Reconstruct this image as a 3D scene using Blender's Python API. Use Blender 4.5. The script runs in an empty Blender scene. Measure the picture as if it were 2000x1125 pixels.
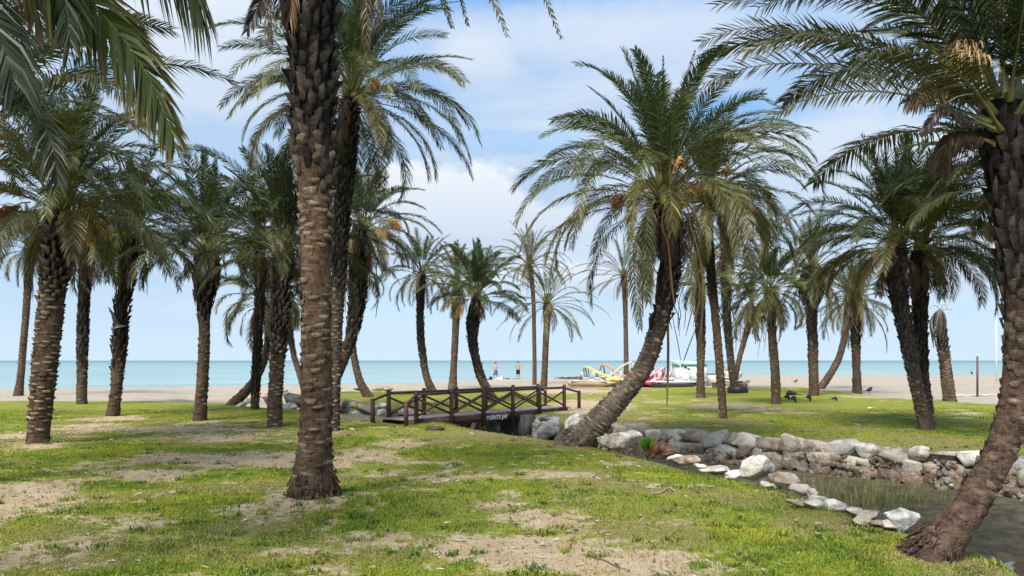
import bpy, bmesh, math, random
import numpy as np
from mathutils import Vector, Matrix, noise as mnoise
S = bpy.context.scene
COL = S.collection
R = math.radians
# ------------------------------------------------------------------ camera, sky, sun, exposure
H, F, HY = 1.65, 1500.0, 704.0            # eye height; focal length and horizon row in photo pixels
cam_d = bpy.data.cameras.new('camera'); cam = bpy.data.objects.new('camera', cam_d); COL.objects.link(cam)
cam.location = (0, 0, H); cam.rotation_euler = (R(90), 0, 0)
cam_d.sensor_width = 36; cam_d.lens = 36*F/2000; cam_d.shift_y = (HY-562.5)/2000
cam_d.clip_start = .1; cam_d.clip_end = 60000
S.camera = cam
S.view_settings.view_transform = 'Standard'; S.view_settings.look = 'None'
S.view_settings.exposure = 0.72; S.view_settings.gamma = 1
SUN_EL, SUN_AZ = 52, 205                   # azimuth clockwise from +Y
w = bpy.data.worlds.new('World'); S.world = w; w.use_nodes = True
def world():
    nt = w.node_tree; N = nt.nodes; L = nt.links; N.clear()
    out = N.new('ShaderNodeOutputWorld'); bg = N.new('ShaderNodeBackground'); L.new(bg.outputs[0], out.inputs[0])
    bg.inputs[1].default_value = 0.1
    sky = N.new('ShaderNodeTexSky'); sky.sky_type = 'NISHITA'; sky.sun_disc = False
    sky.sun_elevation = R(SUN_EL); sky.sun_rotation = R(SUN_AZ); sky.air_density = 1.0; sky.dust_density = .6; sky.ozone_density = 1.5
    tc = N.new('ShaderNodeTexCoord')
    def math_(op, a, b=None, c=None, clamp=False):
        n = N.new('ShaderNodeMath'); n.operation = op; n.use_clamp = clamp
        for i, v in enumerate((a, b, c)):
            if v is None: continue
            if isinstance(v, (int, float)): n.inputs[i].default_value = v
            else: L.new(v, n.inputs[i])
        return n.outputs[0]
    def mix(f, a, b):
        n = N.new('ShaderNodeMix'); n.data_type = 'RGBA'
        if isinstance(f, (int, float)): n.inputs[0].default_value = f
        else: L.new(f, n.inputs[0])
        for i, v in ((6, a), (7, b)):
            if isinstance(v, tuple): n.inputs[i].default_value = (*v, 1)
            else: L.new(v, n.inputs[i])
        return n.outputs[2]
    def fbm(scale, loc, detail=6, rough=.55, dist=0):
        m = N.new('ShaderNodeMapping'); m.inputs['Scale'].default_value = scale; m.inputs['Location'].default_value = loc
        L.new(tc.outputs['Generated'], m.inputs[0])
        n = N.new('ShaderNodeTexNoise'); n.inputs['Scale'].default_value = 1; n.inputs['Detail'].default_value = detail
        n.inputs['Roughness'].default_value = rough; n.inputs['Distortion'].default_value = dist
        L.new(m.outputs[0], n.inputs[0]); return n.outputs[0]
    sep = N.new('ShaderNodeSeparateXYZ'); L.new(tc.outputs['Generated'], sep.inputs[0])
    z = sep.outputs[2]
    # clear-air blue, paler to the horizon
    tint = mix(math_('MULTIPLY', z, 1.9, clamp=True), (3.6, 5.0, 6.3), (1.35, 3.0, 5.7))
    base = mix(.9, sky.outputs[0], tint)
    base = mix(math_('SUBTRACT', 1, math_('MULTIPLY', z, 9, clamp=True), clamp=True), base, (4.05, 5.1, 6.1))
    # high thin veil and broken layer cloud
    v = fbm((1.8, 1.8, 8.5), (3.1, 0.7, 1.3), 5, .5, .3)
    veil = math_('MULTIPLY', math_('SUBTRACT', v, .35), 4.0, clamp=True)
    veil = math_('MULTIPLY', veil, math_('MULTIPLY', math_('SUBTRACT', z, .01), 10, clamp=True))
    f2 = fbm((3, 3, 15), (9.3, 4.1, 2.2), 9, .62, .25)
    c1 = mix(math_('MULTIPLY', math_('SUBTRACT', f2, .42), 4, clamp=True), (3.2, 4.1, 5.3), (5.1, 5.4, 5.9))
    col = mix(math_('MULTIPLY', veil, .75), base, c1)
    # a few cumulus banks at their own bearings (x/y, z/y), ragged edges by noise
    ux = math_('DIVIDE', sep.outputs[0], math_('MAXIMUM', sep.outputs[1], .05))
    uz = math_('DIVIDE', z, math_('MAXIMUM', sep.outputs[1], .05))
    e = fbm((7, 7, 11), (1, 2, 3), 8, .6)
    def bank(cx, cz, rx, rz, soft, dens, shade_lo, shade_hi, col):
        dx = math_('DIVIDE', math_('SUBTRACT', ux, cx), rx); dz = math_('DIVIDE', math_('SUBTRACT', uz, cz), rz)
        d = math_('SQRT', math_('ADD', math_('MULTIPLY', dx, dx), math_('MULTIPLY', dz, dz)))
        d = math_('ADD', d, math_('MULTIPLY', math_('SUBTRACT', e, .5), 1.5))
        m = math_('MULTIPLY', math_('SUBTRACT', 1, d), soft, clamp=True)
        sh = mix(math_('ADD', math_('MULTIPLY', dz, .8), .35, clamp=True), shade_lo, shade_hi)
        return mix(math_('MULTIPLY', m, dens), col, sh)
    col = bank(-.14, .19, .24, .075, 7, .9, (3.9, 4.55, 5.5), (5.6, 5.9, 6.2), col)
    col = bank(-.05, .395, .07, .045, 2, .6, (4.7, 5.2, 5.9), (5.7, 6.0, 6.3), col)
    col = bank(-.47, .43, .26, .13, 2.5, .75, (4.4, 5.0, 5.8), (5.6, 5.9, 6.2), col)
    col = bank(.45, .27, .38, .07, 2, .6, (4.3, 4.95, 5.7), (5.3, 5.6, 6.0), col)
    col = bank(.12, .42, .34, .06, 2, .6, (4.2, 4.8, 5.7), (5.2, 5.6, 6.1), col)
    col = bank(.29, .325, .15, .03, 1.6, .75, (1.5, 3.3, 5.9), (1.5, 3.3, 5.9), col)
    col = bank(-.53, .37, .07, .04, 2, .7, (1.4, 3.2, 5.9), (1.4, 3.2, 5.9), col)
    col = bank(.0, .285, .16, .02, 2, .5, (1.9, 3.6, 5.9), (1.9, 3.6, 5.9), col)
    col = bank(.12, .105, .42, .022, 3, .55, (4.0, 4.7, 5.5), (5.5, 5.8, 6.2), col)
    col = bank(.60, .13, .25, .04, 3, .6, (4.2, 4.8, 5.6), (5.5, 5.8, 6.2), col)
    L.new(col, bg.inputs[0])
world()
sl = bpy.data.lights.new('sun', 'SUN'); sl.energy = 4.0; sl.angle = R(22); sl.color = (1, .95, .87)
so = bpy.data.objects.new('sun', sl); COL.objects.link(so)
_d = Vector((math.sin(R(SUN_AZ))*math.cos(R(SUN_EL)), math.cos(R(SUN_AZ))*math.cos(R(SUN_EL)), math.sin(R(SUN_EL))))
so.rotation_euler = _d.to_track_quat('Z', 'Y').to_euler(); so.location = _d*60

# ------------------------------------------------------------------ helpers
def G(px, py, z=0.0):
    Y = (H-z)*F/(py-HY); return ((px-1000)/F*Y, Y)
def A(px, py, Y): return np.array(((px-1000)/F*Y, Y, H-(py-HY)/F*Y))
def tag(o, label=None, cat=None, group=None, kind=None):
    for k, v in (('label', label), ('category', cat), ('group', group), ('kind', kind)):
        if v: o[k] = v
    return o
def empty(name, loc, rz=0):
    o = bpy.data.objects.new(name, None); COL.objects.link(o); o.location = loc; o.rotation_euler = (0, 0, rz)
    o.empty_display_size = .2; return o
class MB:
    """collects triangles with point colours; build() links them as one mesh object"""
    def __init__(s): s.v = []; s.t = []; s.c = []; s.n = 0
    def add(s, v, t, c):
        v = np.asarray(v, float).reshape(-1, 3); t = np.asarray(t, int).reshape(-1, 3); c = np.asarray(c, float)
        if c.ndim == 1: c = np.tile(c, (len(v), 1))
        s.v.append(v); s.t.append(t+s.n); s.c.append(c[:, :3]); s.n += len(v)
    def build(s, name, mat, parent=None, origin=(0, 0, 0), smooth=False):
        v = np.concatenate(s.v)-np.asarray(origin, float); t = np.concatenate(s.t); c = np.concatenate(s.c)
        me = bpy.data.meshes.new(name)
        me.vertices.add(len(v)); me.vertices.foreach_set('co', v.astype(np.float32).ravel())
        me.loops.add(len(t)*3); me.loops.foreach_set('vertex_index', t.astype(np.int32).ravel())
        me.polygons.add(len(t)); me.polygons.foreach_set('loop_start', np.arange(0, len(t)*3, 3, dtype=np.int32))
        me.polygons.foreach_set('loop_total', np.full(len(t), 3, np.int32))
        me.update(calc_edges=True)
        a = me.color_attributes.new('Col', 'FLOAT_COLOR', 'POINT')
        a.data.foreach_set('color', np.hstack([np.clip(c, 0, 1), np.ones((len(c), 1))]).astype(np.float32).ravel())
        if smooth: me.polygons.foreach_set('use_smooth', np.ones(len(t), bool))
        me.validate(); me.materials.append(mat)
        o = bpy.data.objects.new(name, me); COL.objects.link(o)
        if parent: o.parent = parent
        else: o.location = origin
        return o
    def box(s, c, size, col, rot=None, taper=1.0):
        x, y, z = [k/2 for k in size]
        v = np.array([(i*x*(taper if k > 0 else 1), j*y*(taper if k > 0 else 1), k*z) for k in (-1, 1) for j in (-1, 1) for i in (-1, 1)], float)
        if rot is not None: v = v @ np.array(rot).T
        t = [(0,2,1),(1,2,3),(4,5,6),(5,7,6),(0,1,4),(1,5,4),(2,6,3),(3,6,7),(0,4,2),(2,4,6),(1,3,5),(3,7,5)]
        s.add(v+np.array(c), t, col)
    def tube(s, pts, rad, col, n=8, cap=True):
        pts = np.asarray(pts, float); m = len(pts); rad = np.broadcast_to(np.asarray(rad, float), (m,))
        T = np.gradient(pts, axis=0); T /= np.linalg.norm(T, axis=1)[:, None]+1e-9
        U = np.cross(T[0], (0, 0, 1.)) if abs(T[0][2]) < .95 else np.cross(T[0], (1., 0, 0)); U /= np.linalg.norm(U)
        vs = []; an = np.arange(n)*2*math.pi/n
        for i in range(m):
            U = U-T[i]*np.dot(U, T[i]); U /= np.linalg.norm(U)+1e-9; V = np.cross(T[i], U)
            vs.append(pts[i]+rad[i]*(np.cos(an)[:, None]*U+np.sin(an)[:, None]*V))
        t = []
        for i in range(m-1):
            for k in range(n):
                a = i*n+k; b = i*n+(k+1) % n; t += [(a, b, a+n), (b, b+n, a+n)]
        v = np.concatenate(vs)
        if cap:
            for i0, c0 in ((0, pts[0]), ((m-1)*n, pts[-1])):
                v = np.vstack([v, c0]); ci = len(v)-1
                for k in range(n):
                    a, b = i0+k, i0+(k+1) % n
                    t.append((b, a, ci) if i0 == 0 else (a, b, ci))
        cc = np.asarray(col, float)
        if cc.ndim == 2: cc = np.vstack([np.repeat(cc, n, axis=0), cc[:1], cc[-1:]]) if cap else np.repeat(cc, n, axis=0)
        s.add(v, t, cc)
def catmull(P, n):
    P = np.asarray(P, float); P = np.vstack([2*P[0]-P[1], P, 2*P[-1]-P[-2]]); m = len(P)-3
    u = np.linspace(0, m-1e-6, n); i = u.astype(int); f = (u-i)[:, None]
    a, b, c, d = P[i], P[i+1], P[i+2], P[i+3]
    return .5*((2*b)+(-a+c)*f+(2*a-5*b+4*c-d)*f*f+(-a+3*b-3*c+d)*f**3)
def h2(ix, iy, s):
    n = (ix.astype(np.int64)*374761393+iy.astype(np.int64)*668265263+s*1442695041) & 0xffffffff
    n = ((n ^ (n >> 13))*1274126177) & 0xffffffff
    return ((n ^ (n >> 16)) & 0xffff)/65535.
def vn(x, y, s=0):
    xi = np.floor(x); yi = np.floor(y); fx = x-xi; fy = y-yi; fx = fx*fx*(3-2*fx); fy = fy*fy*(3-2*fy)
    return (h2(xi, yi, s)*(1-fx)+h2(xi+1, yi, s)*fx)*(1-fy)+(h2(xi, yi+1, s)*(1-fx)+h2(xi+1, yi+1, s)*fx)*fy
def fbm(x, y, s=0, o=4):
    r = 0; a = .5; t = 0
    for k in range(o): r = r+a*vn(x, y, s+k*17); t += a; a *= .5; x = x*2.03+5.1; y = y*2.03+1.7
    return r/t
def sst(a, b, x): t = np.clip((x-a)/(b-a), 0, 1); return t*t*(3-2*t)
def dpoly(x, y, P):
    d = np.full(x.shape, 1e9)
    for (ax, ay), (bx, by) in zip(P[:-1], P[1:]):
        ux, uy = bx-ax, by-ay; t = np.clip(((x-ax)*ux+(y-ay)*uy)/(ux*ux+uy*uy), 0, 1)
        d = np.minimum(d, np.hypot(x-ax-t*ux, y-ay-t*uy))
    return d
def inpoly(x, y, P):
    r = np.zeros(x.shape, bool)
    for (ax, ay), (bx, by) in zip(P, P[1:]+P[:1]):
        if ay == by: continue
        r ^= ((ay > y) != (by > y)) & (x < (bx-ax)*(y-ay)/(by-ay)+ax)
    return r

# ------------------------------------------------------------------ materials
class NT:
    def __init__(s, name):
        s.m = bpy.data.materials.new(name); s.m.use_nodes = True; s.t = s.m.node_tree; s.N = s.t.nodes; s.L = s.t.links; s.N.clear()
        s.out = s.N.new('ShaderNodeOutputMaterial'); s.b = s.N.new('ShaderNodeBsdfPrincipled'); s.L.new(s.b.outputs[0], s.out.inputs[0])
        s.b.inputs['Specular IOR Level'].default_value = .3
    def new(s, typ, ins={}, **kw):
        n = s.N.new(typ)
        for k, v in kw.items(): setattr(n, k, v)
        for k, v in ins.items(): s.set(n.inputs[k], v)
        return n
    def set(s, i, v):
        if isinstance(v, bpy.types.NodeSocket): s.L.new(v, i)
        elif isinstance(v, tuple) and len(v) == 3 and i.type == 'RGBA': i.default_value = (*v, 1)
        else: i.default_value = v
    def pos(s): return s.new('ShaderNodeNewGeometry').outputs['Position']
    def noise(s, scale, detail=4, rough=.55, vec=None, dist=0, stretch=None):
        vec = vec or s.pos()
        if stretch: vec = s.new('ShaderNodeMapping', {0: vec, 'Scale': stretch}).outputs[0]
        return s.new('ShaderNodeTexNoise', {'Vector': vec, 'Scale': scale, 'Detail': detail, 'Roughness': rough, 'Distortion': dist}).outputs[0]
    def math(s, op, a, b=0.0, clamp=False): 
        n = s.new('ShaderNodeMath', {0: a, 1: b}, operation=op); n.use_clamp = clamp; return n.outputs[0]
    def mix(s, f, a, b, mode='MIX'):
        n = s.new('ShaderNodeMix', data_type='RGBA', blend_type=mode); s.set(n.inputs[0], f); s.set(n.inputs[6], a); s.set(n.inputs[7], b); return n.outputs[2]
    def ramp(s, f, lo, hi):
        n = s.new('ShaderNodeMapRange', {0: f, 1: lo, 2: hi}, interpolation_type='SMOOTHSTEP'); return n.outputs[0]
    def attr(s, name): return s.new('ShaderNodeAttribute', attribute_name=name)
    def bump(s, h, strength=.5, dist=.02):
        s.L.new(s.new('ShaderNodeBump', {'Height': h, 'Strength': strength, 'Distance': dist}).outputs[0], s.b.inputs['Normal'])
    def col(s, v): s.set(s.b.inputs['Base Color'], v)
def m_attr(name, rough=.7, nscale=8, namt=.35, bscale=30, bstr=.4, bdist=.01, trans=0, spec=.3, metal=0):
    n = NT(name); c = n.attr('Col').outputs['Color']
    nz = n.noise(nscale, 5, .6); k = n.new('ShaderNodeMapRange', {0: nz, 1: .25, 2: .75, 3: 1-namt, 4: 1+namt}).outputs[0]
    c = n.mix(1.0, c, n.new('ShaderNodeCombineXYZ', {0: k, 1: k, 2: k}).outputs[0], 'MULTIPLY'); n.col(c)
    n.b.inputs['Roughness'].default_value = rough; n.b.inputs['Specular IOR Level'].default_value = spec; n.b.inputs['Metallic'].default_value = metal
    if bstr: n.bump(n.noise(bscale, 6, .65), bstr, bdist)
    if trans:
        tr = n.new('ShaderNodeBsdfTranslucent', {0: c}); ms = n.new('ShaderNodeMixShader', {0: trans, 1: n.b.outputs[0], 2: tr.outputs[0]})
        n.L.new(ms.outputs[0], n.out.inputs[0])
    return n.m
M_leaf = m_attr('palm_leaf', .42, 3, .3, 0, 0, trans=.18, spec=.38)
M_blade = m_attr('grass_blade', .6, 2, .2, 0, 0, trans=.3, spec=.25)
def m_bark():
    n = NT('palm_bark'); c = n.attr('Col').outputs['Color']
    st = n.noise(7, 8, .72, stretch=(1, 1, 2.6), dist=.3); fi = n.noise(34, 6, .75, stretch=(1, 1, .45))
    k = n.math('ADD', n.math('MULTIPLY', n.ramp(st, .3, .72), .95), n.math('MULTIPLY', n.ramp(fi, .3, .7), .75)); k = n.math('ADD', k, .18)
    c = n.mix(1., c, n.new('ShaderNodeCombineXYZ', {0: k, 1: k, 2: k}).outputs[0], 'MULTIPLY'); n.col(c)
    n.b.inputs['Roughness'].default_value = .92; n.b.inputs['Specular IOR Level'].default_value = .12
    n.bump(n.math('ADD', n.math('MULTIPLY', st, 1.4), fi), 1., .03); return n.m
M_bark = m_bark()
M_fruit = m_attr('date_stalk', .7, 20, .3, 0, 0, trans=.15)
M_paint = m_attr('glossy_plastic', .35, 3, .1, 0, 0, spec=.45)
M_cloth = m_attr('cloth', .85, 30, .15, 120, .2, .004)
M_skin = m_attr('skin', .55, 20, .08, 0, 0)
M_metal = m_attr('painted_metal', .5, 12, .25, 60, .2, .003)
def m_rock():
    n = NT('rock'); c = n.attr('Col').outputs['Color']
    st = n.ramp(n.noise(3.2, 8, .65, dist=.6), .42, .66)
    c1 = n.mix(st, c, n.mix(1., c, (.42, .34, .28), 'MULTIPLY'))
    vein = n.ramp(n.noise(9, 6, .7, dist=1.2), .6, .68)
    c1 = n.mix(vein, c1, n.mix(.5, c, (.75, .73, .69)))
    dk = n.ramp(n.noise(22, 6, .75), .58, .72)
    c1 = n.mix(n.math('MULTIPLY', dk, .75), c1, (.055, .05, .045)); n.col(c1)
    n.b.inputs['Roughness'].default_value = .88
    h = n.math('ADD', n.noise(9, 10, .68, dist=.4), n.math('MULTIPLY', n.noise(45, 4, .6), .25)); n.bump(h, .9, .06)
    return n.m
M_rock = m_rock()
def m_wood():
    n = NT('stained_wood'); c = n.attr('Col').outputs['Color']
    g = n.noise(6, 6, .65, stretch=(1, 1, 4)); c1 = n.mix(n.ramp(g, .35, .7), c, n.mix(1., c, (.45, .42, .42), 'MULTIPLY'))
    n.col(c1); n.b.inputs['Roughness'].default_value = .6; n.bump(n.noise(60, 5, .6), .4, .006); return n.m
M_wood = m_wood()
def m_concrete():
    n = NT('stained_concrete'); c = n.attr('Col').outputs['Color']
    s_ = n.ramp(n.noise(5, 7, .65, stretch=(2.5, 2.5, .5)), .4, .65); n.col(n.mix(s_, c, n.mix(1., c, (.35, .36, .34), 'MULTIPLY')))
    n.b.inputs['Roughness'].default_value = .9; n.bump(n.noise(50, 5, .6), .4, .008); return n.m
M_conc = m_concrete()

# ------------------------------------------------------------------ terrain
NEAR = [(4.35, -12), (4.15, 2), (4.02, 5.0), (3.98, 5.9), (4.08, 6.6), (4.05, 7.3), (3.85, 8.3), (3.65, 9.4), (3.5, 10.6), (2.95, 11.9), (2.25, 13.6), (1.55, 15.6), (.5, 17.0), (-.5, 18.4), (-1.35, 20.2), (-1.9, 21.3), (-2.7, 22.3), (-3.9, 23.3), (-5.6, 24.7), (-7.9, 26.8), (-10.1, 29.2), (-14, 34), (-19, 42), (-24, 52)]
FAR = [(11.5, -12), (9.6, 2), (8.9, 8), (8.95, 12.1), (8.45, 13.1), (7.45, 14.3), (6.2, 15.6), (4.65, 17.2), (3.25, 18.5), (2.4, 19.8), (1.65, 21.6), (.85, 23.6), (0, 24.9), (-1.5, 26.2), (-3.5, 27.4), (-5.6, 29), (-7.6, 31), (-9.3, 34), (-13, 42), (-17, 52)]
CH = NEAR+FAR[::-1]
LAWN = [(-80, 34), (-21, 31.5), (-16, 32.5), (-12.2, 30.8), (-10.4, 29.4), (-9.4, 33), (-9.6, 37), (-8.8, 41), (-4.8, 42.5), (0, 44.5), (6, 46.5), (12, 48), (18.5, 48), (17.2, 37.5), (18, 31.7), (19.5, 29.4), (26, 27), (80, 25), (80, -60), (-80, -60)]
SHORE = [(-600, -60), (-120, 32), (-60, 46), (-33, 55), (-15, 64), (-6.3, 77), (6.4, 93), (18, 98), (33, 99.5), (60, 100), (140, 104), (600, 150)]
# bare patches: photo px cx, cy, rx, ry, strength
PATCH = [(40, 965, 110, 34, 1), (-60, 1000, 120, 50, 1), (530, 897, 260, 15, 1), (350, 892, 90, 9, .7), (700, 887, 100, 11, 1), (270, 926, 110, 10, .9), (120, 945, 90, 9, .8), (290, 1026, 60, 13, .9), (190, 1018, 60, 8, .6),
 (300, 838, 200, 7, .9), (420, 852, 150, 9, .75), (180, 832, 110, 5, .7), (20, 850, 60, 8, .9), (60, 866, 60, 7, .6), (612, 992, 85, 16, .9), (470, 1000, 60, 12, .75), (640, 1030, 20, 20, .5),
 (880, 935, 100, 11, .62), (1095, 926, 60, 10, .8), (975, 987, 60, 11, .8), (1060, 1020, 110, 22, .75), (1040, 1085, 200, 36, 1.0), (1250, 1105, 210, 26, 1.0), (900, 1060, 100, 18, .7), (730, 1055, 90, 13, .6), (1330, 1025, 70, 12, .5), (560, 1080, 130, 13, .55), (430, 1050, 60, 9, .5), (640, 1115, 80, 13, .8),
 (700, 815, 90, 7, .95), (620, 822, 60, 5, .6), (1160, 791, 70, 10, 1.1), (1110, 763, 80, 5, 1.1), (1130, 805, 50, 5, .8), (1420, 794, 80, 6, .75), (1490, 800, 60, 4, .6), (1300, 786, 50, 4, .5), (30, 1090, 150, 40, .62), (180, 1060, 90, 20, .5), (740, 920, 100, 6, .5), (820, 960, 60, 6, .45), (1560, 806, 60, 3, .5), (220, 818, 60, 6, .9), (390, 826, 50, 5, .8), (1690, 775, 60, 3, .6), (75, 872, 50, 7, .8)]
DRY = [(1650, 1035, 110, 28, 1), (1560, 975, 90, 18, .6), (930, 852, 120, 14, 1), (1330, 835, 170, 14, .9), (1230, 822, 80, 18, 1), (1600, 862, 260, 9, .8), (1850, 872, 120, 12, .8), (1080, 860, 60, 8, .5), (700, 1075, 300, 24, .6), (350, 1075, 120, 18, .6), (100, 1060, 200, 40, .7), (1850, 1100, 90, 20, 1), (1210, 800, 90, 8, .6), (1130, 1000, 250, 30, .45), (1450, 800, 180, 14, .5), (900, 930, 200, 25, .4), (650, 780, 60, 8, .3)]
def blob(x, y, L_, seed, amp=.9):
    r = np.zeros(x.shape); wob = (fbm(x*1.3, y*1.3, seed, 4)-.5)*amp*1.5+(fbm(x*6, y*6, seed+3, 3)-.5)*1.1
    for cx, cy, rx, ry, st in L_:
        X, Y = G(cx, cy); Y0 = G(cx, cy+ry)[1]; Y1 = G(cx, cy-ry)[1]; hx = rx/F*Y; hy = (Y1-Y0)/2; Yc = (Y0+Y1)/2
        d = np.sqrt(((x-X)/hx)**2+((y-Yc)/hy)**2)
        r = np.maximum(r, st*np.clip((1.6-d+wob)*.8, 0, 1))
    return r
def ground(x, y):
    x = np.asarray(x, float); y = np.asarray(y, float)
    nz = fbm(x*.35, y*.35, 5, 3)-.5
    z = nz*.10+(fbm(x*1.7, y*1.7, 9, 3)-.5)*.045
    lawn = inpoly(x, y, LAWN); dl = dpoly(x, y, LAWN)*np.where(lawn, 1, -1)+(fbm(x*.8, y*.8, 31, 4)-.5)*1.6
    sand = 1-sst(-.25, .25, dl)
    ds = dpoly(x, y, SHORE); sea = inpoly(x, y, SHORE+[(600, 5000), (-600, 5000)]); ds = np.where(sea, -ds, ds)
    z = z*(1-.5*sand)-.10*sst(1.0, -.8, dl)
    z = z-.33*(1-sst(0, 9, ds))-1.2*(1-sst(-14, 0, ds))
    z += (fbm(x*2.2, y*2.2, 77, 3)-.5)*.06*sand*(ds > 3)
    inn = inpoly(x, y, CH); dn = dpoly(x, y, NEAR); df = dpoly(x, y, FAR)
    bed = -.625-.14*sst(9.6, 8.0, y)+(fbm(x*.9, y*.9, 41, 4)-.5)*.16+.38*sst(26, 33, y)
    bed = bed+.20*np.exp(-(((x-6.9)/1.3)**2+((y-10.8)/1.3)**2))+.02*np.exp(-(((x-5)/1.5)**2+((y-11.5)/1.8)**2))
    t = np.where(inn, np.minimum(sst(0, .55, dn), sst(0, .22, df)), 0)
    z = np.where(inn, z, z-.10*np.clip(1-dn/.6, 0, 1)**2-.03*np.clip(1-df/1.0, 0, 1)**1.6*(y < 24))
    z = np.where(inn, z-.10*(dn < df)-.03*(dn >= df)*(y < 24), z)
    z = z*(1-t)+bed*t
    # small soil mounds at the near palm feet
    for mx, my, mr, mh in ((-2.25, 8.75, .85, .10), (-9.2, 15, .9, .05), (3.5, 6.4, .6, .06)):
        z += mh*np.exp(-((x-mx)**2+(y-my)**2)/(mr*mr))
    return z, sand, inn, t, dn, df, ds
def hz(x, y): return float(ground(np.array([x]), np.array([y]))[0][0])
def cover(x, y):
    """bare-soil and dry-grass cover of the lawn"""
    dirt = blob(x, y, PATCH, 101); dry = blob(x, y, DRY, 202, 1.2)
    inn = inpoly(x, y, CH); dn = dpoly(x, y, NEAR); df = dpoly(x, y, FAR)
    dry = np.maximum(dry, np.where(inn, 0, .9*np.clip(1-dn/.55, 0, 1)+.9*np.clip(1-df/1.1, 0, 1)))
    fine = fbm(x*2.1, y*2.1, 55, 5)
    dirt = np.maximum(dirt, .62*sst(.56, .68, fine)*sst(.4, .6, fbm(x*.25, y*.25, 66, 3)+.06))
    dry = np.maximum(dry, .8*sst(.5, .7, fbm(x*.8, y*.8, 88, 4)))
    return dirt, dry
def build_ground():
    def ax(segs): return np.unique(np.round(np.concatenate([np.arange(a, b, s) for a, b, s in segs]), 4))
    X = ax([(-620, -120, 50), (-120, -40, 8), (-40, -16, 1), (-16, -9, .3), (-9, 9.5, .1), (9.5, 20, .35), (20, 60, 2), (60, 620, 40)])
    Y = ax([(-60, 2, 4), (2, 5.5, .2), (5.5, 26, .1), (26, 50, .35), (50, 110, 1.5), (110, 200, 15)])
    gx, gy = np.meshgrid(X, Y); nx, ny = len(X), len(Y); x = gx.ravel(); y = gy.ravel()
    z, sand, inn, t, dn, df, ds = ground(x, y); dirt, dry = cover(x, y)
    i = (np.arange(ny-1)[:, None]*nx+np.arange(nx-1)[None]).ravel()
    q = np.stack([i, i+1, i+nx+1, i+nx], 1)
    me = bpy.data.meshes.new('ground'); v = np.stack([x, y, z], 1)
    me.vertices.add(len(v)); me.vertices.foreach_set('co', v.astype(np.float32).ravel())
    me.loops.add(len(q)*4); me.loops.foreach_set('vertex_index', q.astype(np.int32).ravel())
    me.polygons.add(len(q)); me.polygons.foreach_set('loop_start', np.arange(0, len(q)*4, 4, dtype=np.int32)); me.polygons.foreach_set('loop_total', np.full(len(q), 4, np.int32))
    me.update(calc_edges=True); me.polygons.foreach_set('use_smooth', np.ones(len(q), bool))
    for nm, val in (('sand', np.maximum(sand, np.where(inn, t, 0)*sst(26.5, 30, y))), ('dirt', dirt), ('dry', dry), ('bed', np.where(inn, t, 0)*(1-sst(26.5, 30, y))), ('wet', 1-sst(.2, 3.5, ds))):
        a = me.attributes.new(nm, 'FLOAT', 'POINT'); a.data.foreach_set('value', val.astype(np.float32))
    n = NT('ground'); at = lambda k: n.attr(k).outputs['Fac']
    g1 = n.mix(n.ramp(n.noise(1.1, 5, .6), .35, .65), (.205, .245, .028), (.285, .285, .042))
    g1 = n.mix(n.ramp(n.noise(7, 6, .7, stretch=(1, .45, 1)), .42, .62), g1, (.15, .175, .022))
    g1 = n.mix(n.ramp(n.noise(40, 3, .7), .5, .75), g1, (.23, .235, .055))
    dryc = n.mix(n.noise(18, 5, .7), (.26, .215, .085), (.17, .155, .06))
    fine = n.noise(14, 7, .72, stretch=(1, .6, 1))
    dm = n.ramp(n.math('ADD', at('dry'), n.math('MULTIPLY', n.math('SUBTRACT', fine, .5), 1.7)), .35, .9)
    c = n.mix(n.math('MULTIPLY', dm, .8), g1, dryc)
    soil = n.mix(n.ramp(n.noise(2.6, 6, .65), .35, .7), (.44, .325, .20), (.55, .435, .295))
    soil = n.mix(n.ramp(n.noise(30, 5, .7), .5, .72), soil, (.17, .12, .07))
    sm = n.ramp(n.math('ADD', at('dirt'), n.math('MULTIPLY', n.math('SUBTRACT', fine, .5), 2.0)), .30, .62)
    c = n.mix(sm, c, soil)
    sandc = n.mix(n.ramp(n.noise(.8, 7, .65), .3, .7), (.36, .305, .235), (.44, .38, .305))
    sandc = n.mix(n.ramp(n.noise(5, 5, .7), .55, .7), sandc, (.27, .225, .17))
    sandc = n.mix(n.math('MULTIPLY', at('wet'), .8), sandc, (.22, .19, .155))
    c = n.mix(n.ramp(n.math('ADD', at('sand'), n.math('MULTIPLY', n.math('SUBTRACT', fine, .5), .6)), .4, .6), c, sandc)
    bedc = n.mix(n.ramp(n.noise(4, 6, .7), .35, .7), (.07, .062, .036), (.165, .138, .095))
    c = n.mix(n.ramp(at('bed'), .03, .3), c, bedc)
    n.col(c); n.b.inputs['Roughness'].default_value = .95; n.b.inputs['Specular IOR Level'].default_value = .1
    n.bump(n.math('ADD', n.math('ADD', n.noise(35, 6, .75), n.math('MULTIPLY', n.noise(6, 4), .8)), n.math('MULTIPLY', n.math('MULTIPLY', n.noise(2.2, 5, .6), at('sand')), 5.)), .9, .035)
    me.materials.append(n.m); o = bpy.data.objects.new('ground', me); COL.objects.link(o); o['kind'] = 'structure'
build_ground()
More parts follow.
